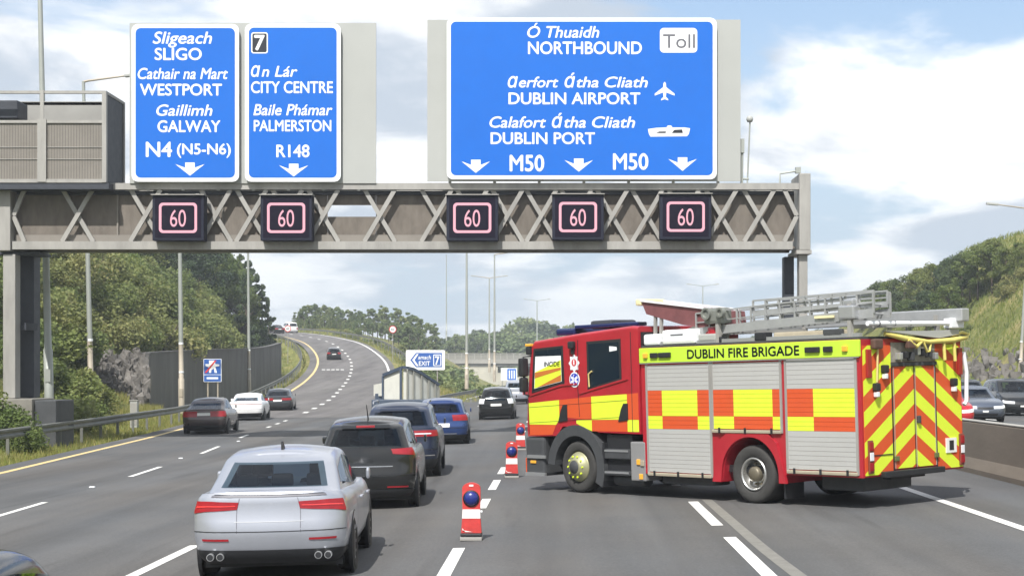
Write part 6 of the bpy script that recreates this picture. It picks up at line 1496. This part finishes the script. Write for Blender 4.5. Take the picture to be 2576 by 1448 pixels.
# ridge beyond the ramp
FT = [tree_proto('broadleaf_tree', 6, 1.35, L_far, 110, 0.17, 34) for _ in range(2)]; FP = [tree_proto('pine_tree', 7, 1.6, L_far, 60, 0.18) for _ in range(2)]
FB = [bush_proto(1.8, 1.8, L_scrub, 90, 0.22, 16) for _ in range(2)]; FB2 = [bush_proto(2.0, 2.6, L_far, 90, 0.24, 16) for _ in range(2)]
random.seed(5)
x = 742
TOPS = [(735, 778), (800, 768), (850, 776), (900, 778), (960, 774), (1000, 780), (1040, 788), (1080, 806), (1105, 820)]
k = 0
while x < 1100:
    D = rnd(318, 350); px_tree(random.choice(FT if k % 3 else FP), x, interp(TOPS, x) + rnd(-6, 12), D, 5.8 if k % 3 else 6.8, 'small green tree in the row on the skyline beyond the ramp', 'tree', 'row of trees beyond the ramp')
    x += rnd(8, 15); k += 1
for k in range(40):
    x = rnd(745, 1060); D = rnd(285, 312); y = interp(TOPS, x) + rnd(22, 38)
    px_tree(random.choice(FT), x, y, D, 5.8, 'young tree on the slope in front of the skyline row', 'tree', 'young trees on the slope beyond the ramp')
for k in range(34):
    i = random.randrange(40, len(RC) - 6); p = RC[i] + RN[i] * rnd(9, 20); plant(random.choice(FB), p.x, p.y, rnd(0.5, 0.9), 'low yellow green bush on the outer verge of the ramp', 'bush', 'low bushes beside the ramp', 0.2)
for x, y, D, s in ((1010, 845, 235, 0.9), (1040, 858, 225, 1.1), (1065, 870, 215, 1.0), (1100, 850, 240, 1.2), (1135, 855, 235, 1.2), (1150, 872, 225, 1.1), (1160, 892, 212, 1.0), (1130, 890, 205, 0.9), (1155, 915, 198, 1.0), (1140, 935, 190, 0.8), (1165, 938, 185, 0.7), (1095, 905, 195, 0.7), (1120, 870, 225, 1.1), (1080, 838, 255, 1.2), (1110, 828, 265, 1.3), (1150, 845, 270, 1.2), (1160, 860, 285, 1.2)):
    X = gx(x, D); plant(random.choice(FB2 + FB), X, D, s * 1.15, 'green bush on the bank between the ramp and the overbridge', 'bush', 'bushes on the bank beside the overbridge', 0.3)
# woods behind the bridge
W1 = [tree_proto('broadleaf_tree', 12, 5.0, L_far, 70, 0.42, 50) for _ in range(2)]; W2 = [tree_proto('broadleaf_tree', 12, 4.6, L_dark, 70, 0.42, 46)]
for x, y, D in ((1150, 850, 470), (1180, 842, 480), (1205, 832, 500), (1230, 850, 470), (1255, 838, 490), (1285, 828, 500), (1310, 812, 520), (1335, 808, 520), (1355, 818, 500), (1270, 856, 450), (1300, 850, 460), (1200, 858, 450), (1340, 845, 470), (1380, 822, 500), (1430, 826, 500), (1480, 836, 520), (1540, 840, 520), (1600, 840, 540), (1660, 846, 560), (1740, 850, 560), (1820, 850, 560), (1900, 846, 540), (1980, 840, 520), (2060, 830, 500), (2140, 820, 480)):
    px_tree(random.choice(W1 + W2), x, y, D, 11.5, 'tall far off tree in the wood behind the overbridge', 'tree', 'trees in the wood behind the overbridge')
x = 1096
while x < 1400:
    px_tree(random.choice(W1 + W2), x, rnd(842, 858), rnd(425, 445), 11.5, 'lower tree at the front of the wood behind the overbridge', 'tree', 'front trees of the wood behind the overbridge'); x += rnd(13, 20)
# right hillside
for x, y, D in ((2168, 748, 200), (2186, 730, 196), (2212, 712, 190), (2200, 735, 190), (2235, 710, 180), (2275, 690, 175), (2310, 680, 168), (2350, 668, 162), (2385, 655, 158), (2420, 640, 152), (2460, 622, 148), (2495, 606, 145), (2530, 625, 142), (2570, 618, 140), (2440, 672, 150), (2385, 720, 146), (2330, 735, 156), (2280, 755, 166), (2500, 660, 148), (2560, 648, 146), (2240, 770, 182), (2420, 700, 156), (2205, 790, 192), (2380, 760, 168), (2330, 770, 176), (2300, 800, 184)):
    px_tree(random.choice(T1 + T1 + T2), x, y, D, 7.6, 'broadleaf tree in the thicket on the right hillside', 'tree', 'trees on the right hillside')
for k in range(16):
    Y = rnd(98, 140); X = 27.5 + rnd(7, 20); plant(random.choice(B1 + B2), X, Y, rnd(0.4, 0.8), 'low bush on the grassy right hillside', 'bush', 'low bushes on the right hillside', 0.25)

# rocks
def rock_face(name, pts, label, size):
    """cluster of angular blocks; pts = (x, y, z)"""
    o0 = Vector(pts[0]); mb = MB()
    for p in pts:
        bm = bmesh.new(); s = size * rnd(0.6, 1.3)
        for k in range(11): bm.verts.new((rnd(-1, 1) * s * 0.8, rnd(-1, 1) * s * 0.8, rnd(-1, 1) * s * 1.5))
        ch = bmesh.ops.convex_hull(bm, input=bm.verts); bmesh.ops.delete(bm, geom=[v for v in bm.verts if not v.link_faces], context='VERTS'); bm.verts.index_update()
        mb.add([v.co + Vector(p) - o0 for v in bm.verts], [[v.index for v in f.verts] for f in bm.faces]); bm.free()
    return tag(mb.build(name, mat('grey_rock', (0.13, 0.12, 0.108), 0.9, var=0.55, vscale=1.1, bump=0.6, bscale=5), loc=o0), label, 'rock face', 'rock faces')
random.seed(3)
pts = []
for k in range(230):
    x = rnd(235, 374); y = rnd(888, 1008); D = 100 + (1000 - y) * 0.02; q = P(x, y, D); pts.append(tuple(q))
rock_face('rock_outcrop', pts, 'grey broken rock outcrop left of the dark retaining wall', 0.30)
pts = []
for k in range(620):
    Y = rnd(76, 165); h = rnd(0, 1); pts.append((27.5 + 4.6 + 2.0 * h + rnd(-0.3, 0.3), Y, 1.3 + 2.3 * h))
rock_face('rock_outcrop', pts, 'long grey rock cutting beyond the oncoming traffic', 0.42)

# grass on the verges: one mass nobody could count
def grass(name, region, n, hmin, hmax, wd):
    vs = np.zeros((n, 3, 3), dtype=np.float32)
    for k in range(n):
        X, Y = region(); z = terr(X, Y) - 0.03; h = rnd(hmin, hmax); a = rnd(0, 2 * PI); dx, dy = math.cos(a) * wd, math.sin(a) * wd; lx, ly = rnd(-.4, .4) * h, rnd(-.4, .4) * h
        vs[k] = ((X - dx, Y - dy, z), (X + dx, Y + dy, z), (X + lx, Y + ly, z + h))
    me = bpy.data.meshes.new(name); me.from_pydata(vs.reshape(-1, 3).tolist(), [], [(3 * i, 3 * i + 1, 3 * i + 2) for i in range(n)])
    me.attributes.new('tone', 'FLOAT', 'POINT').data.foreach_set('value', np.repeat(rng.random(n).astype(np.float32), 3)); me.materials.append(L_grass)
    o = bpy.data.objects.new(name, me); COL.objects.link(o); tag(o, kind='stuff')
random.seed(9)
def reg1():
    Y = 33 + 67 * random.random() ** 1.3; l = interp(LEFT, Y) - 0.9; return rnd(interp(TOE, Y) - 0.5, l), Y
grass('verge_grass', reg1, 26000, 0.08, 0.34, 0.022)
def reg2():
    Y = rnd(85, 104); return rnd(interp(TOE, Y) - 2.5, interp(TOE, Y) + 2.0), Y
grass('verge_grass', reg2, 6000, 0.3, 0.8, 0.03)
def reg3():
    Y = rnd(52, 66); return rnd(-24, -20.3), Y
grass('verge_grass', reg3, 5000, 0.3, 0.9, 0.03)
def reg4():
    Y = 100 + 80 * random.random(); return 33.5 + 18 * random.random(), Y
grass('hillside_grass', reg4, 14000, 0.25, 0.6, 0.06)
def reg5():
    i = random.randrange(20, len(RC) - 8); p = RC[i] + RN[i] * (rnd(5.6, 16) if random.random() < 0.7 else -rnd(5.4, 9)); return p.x, p.y
grass('hillside_grass', reg5, 14000, 0.2, 0.5, 0.06)

# ------------------------------------------------------------ air
def haze():
    q = MB(); q.box((-960, -160, -4), (960, 3100, 27)); 
    m = bpy.data.materials.new('pale_air'); m.use_nodes = True; nd, lk = m.node_tree.nodes, m.node_tree.links
    nd.clear(); o = nd.new('ShaderNodeOutputMaterial'); v = nd.new('ShaderNodeVolumePrincipled'); v.inputs['Color'].default_value = (0.80, 0.87, 0.95, 1)
    v.inputs['Density'].default_value = HAZE_D; v.inputs['Anisotropy'].default_value = 0.0; lk.new(v.outputs[0], o.inputs['Volume'])
    tag(q.build('haze', m), kind='stuff')
HAZE_D = 0.00052
haze()
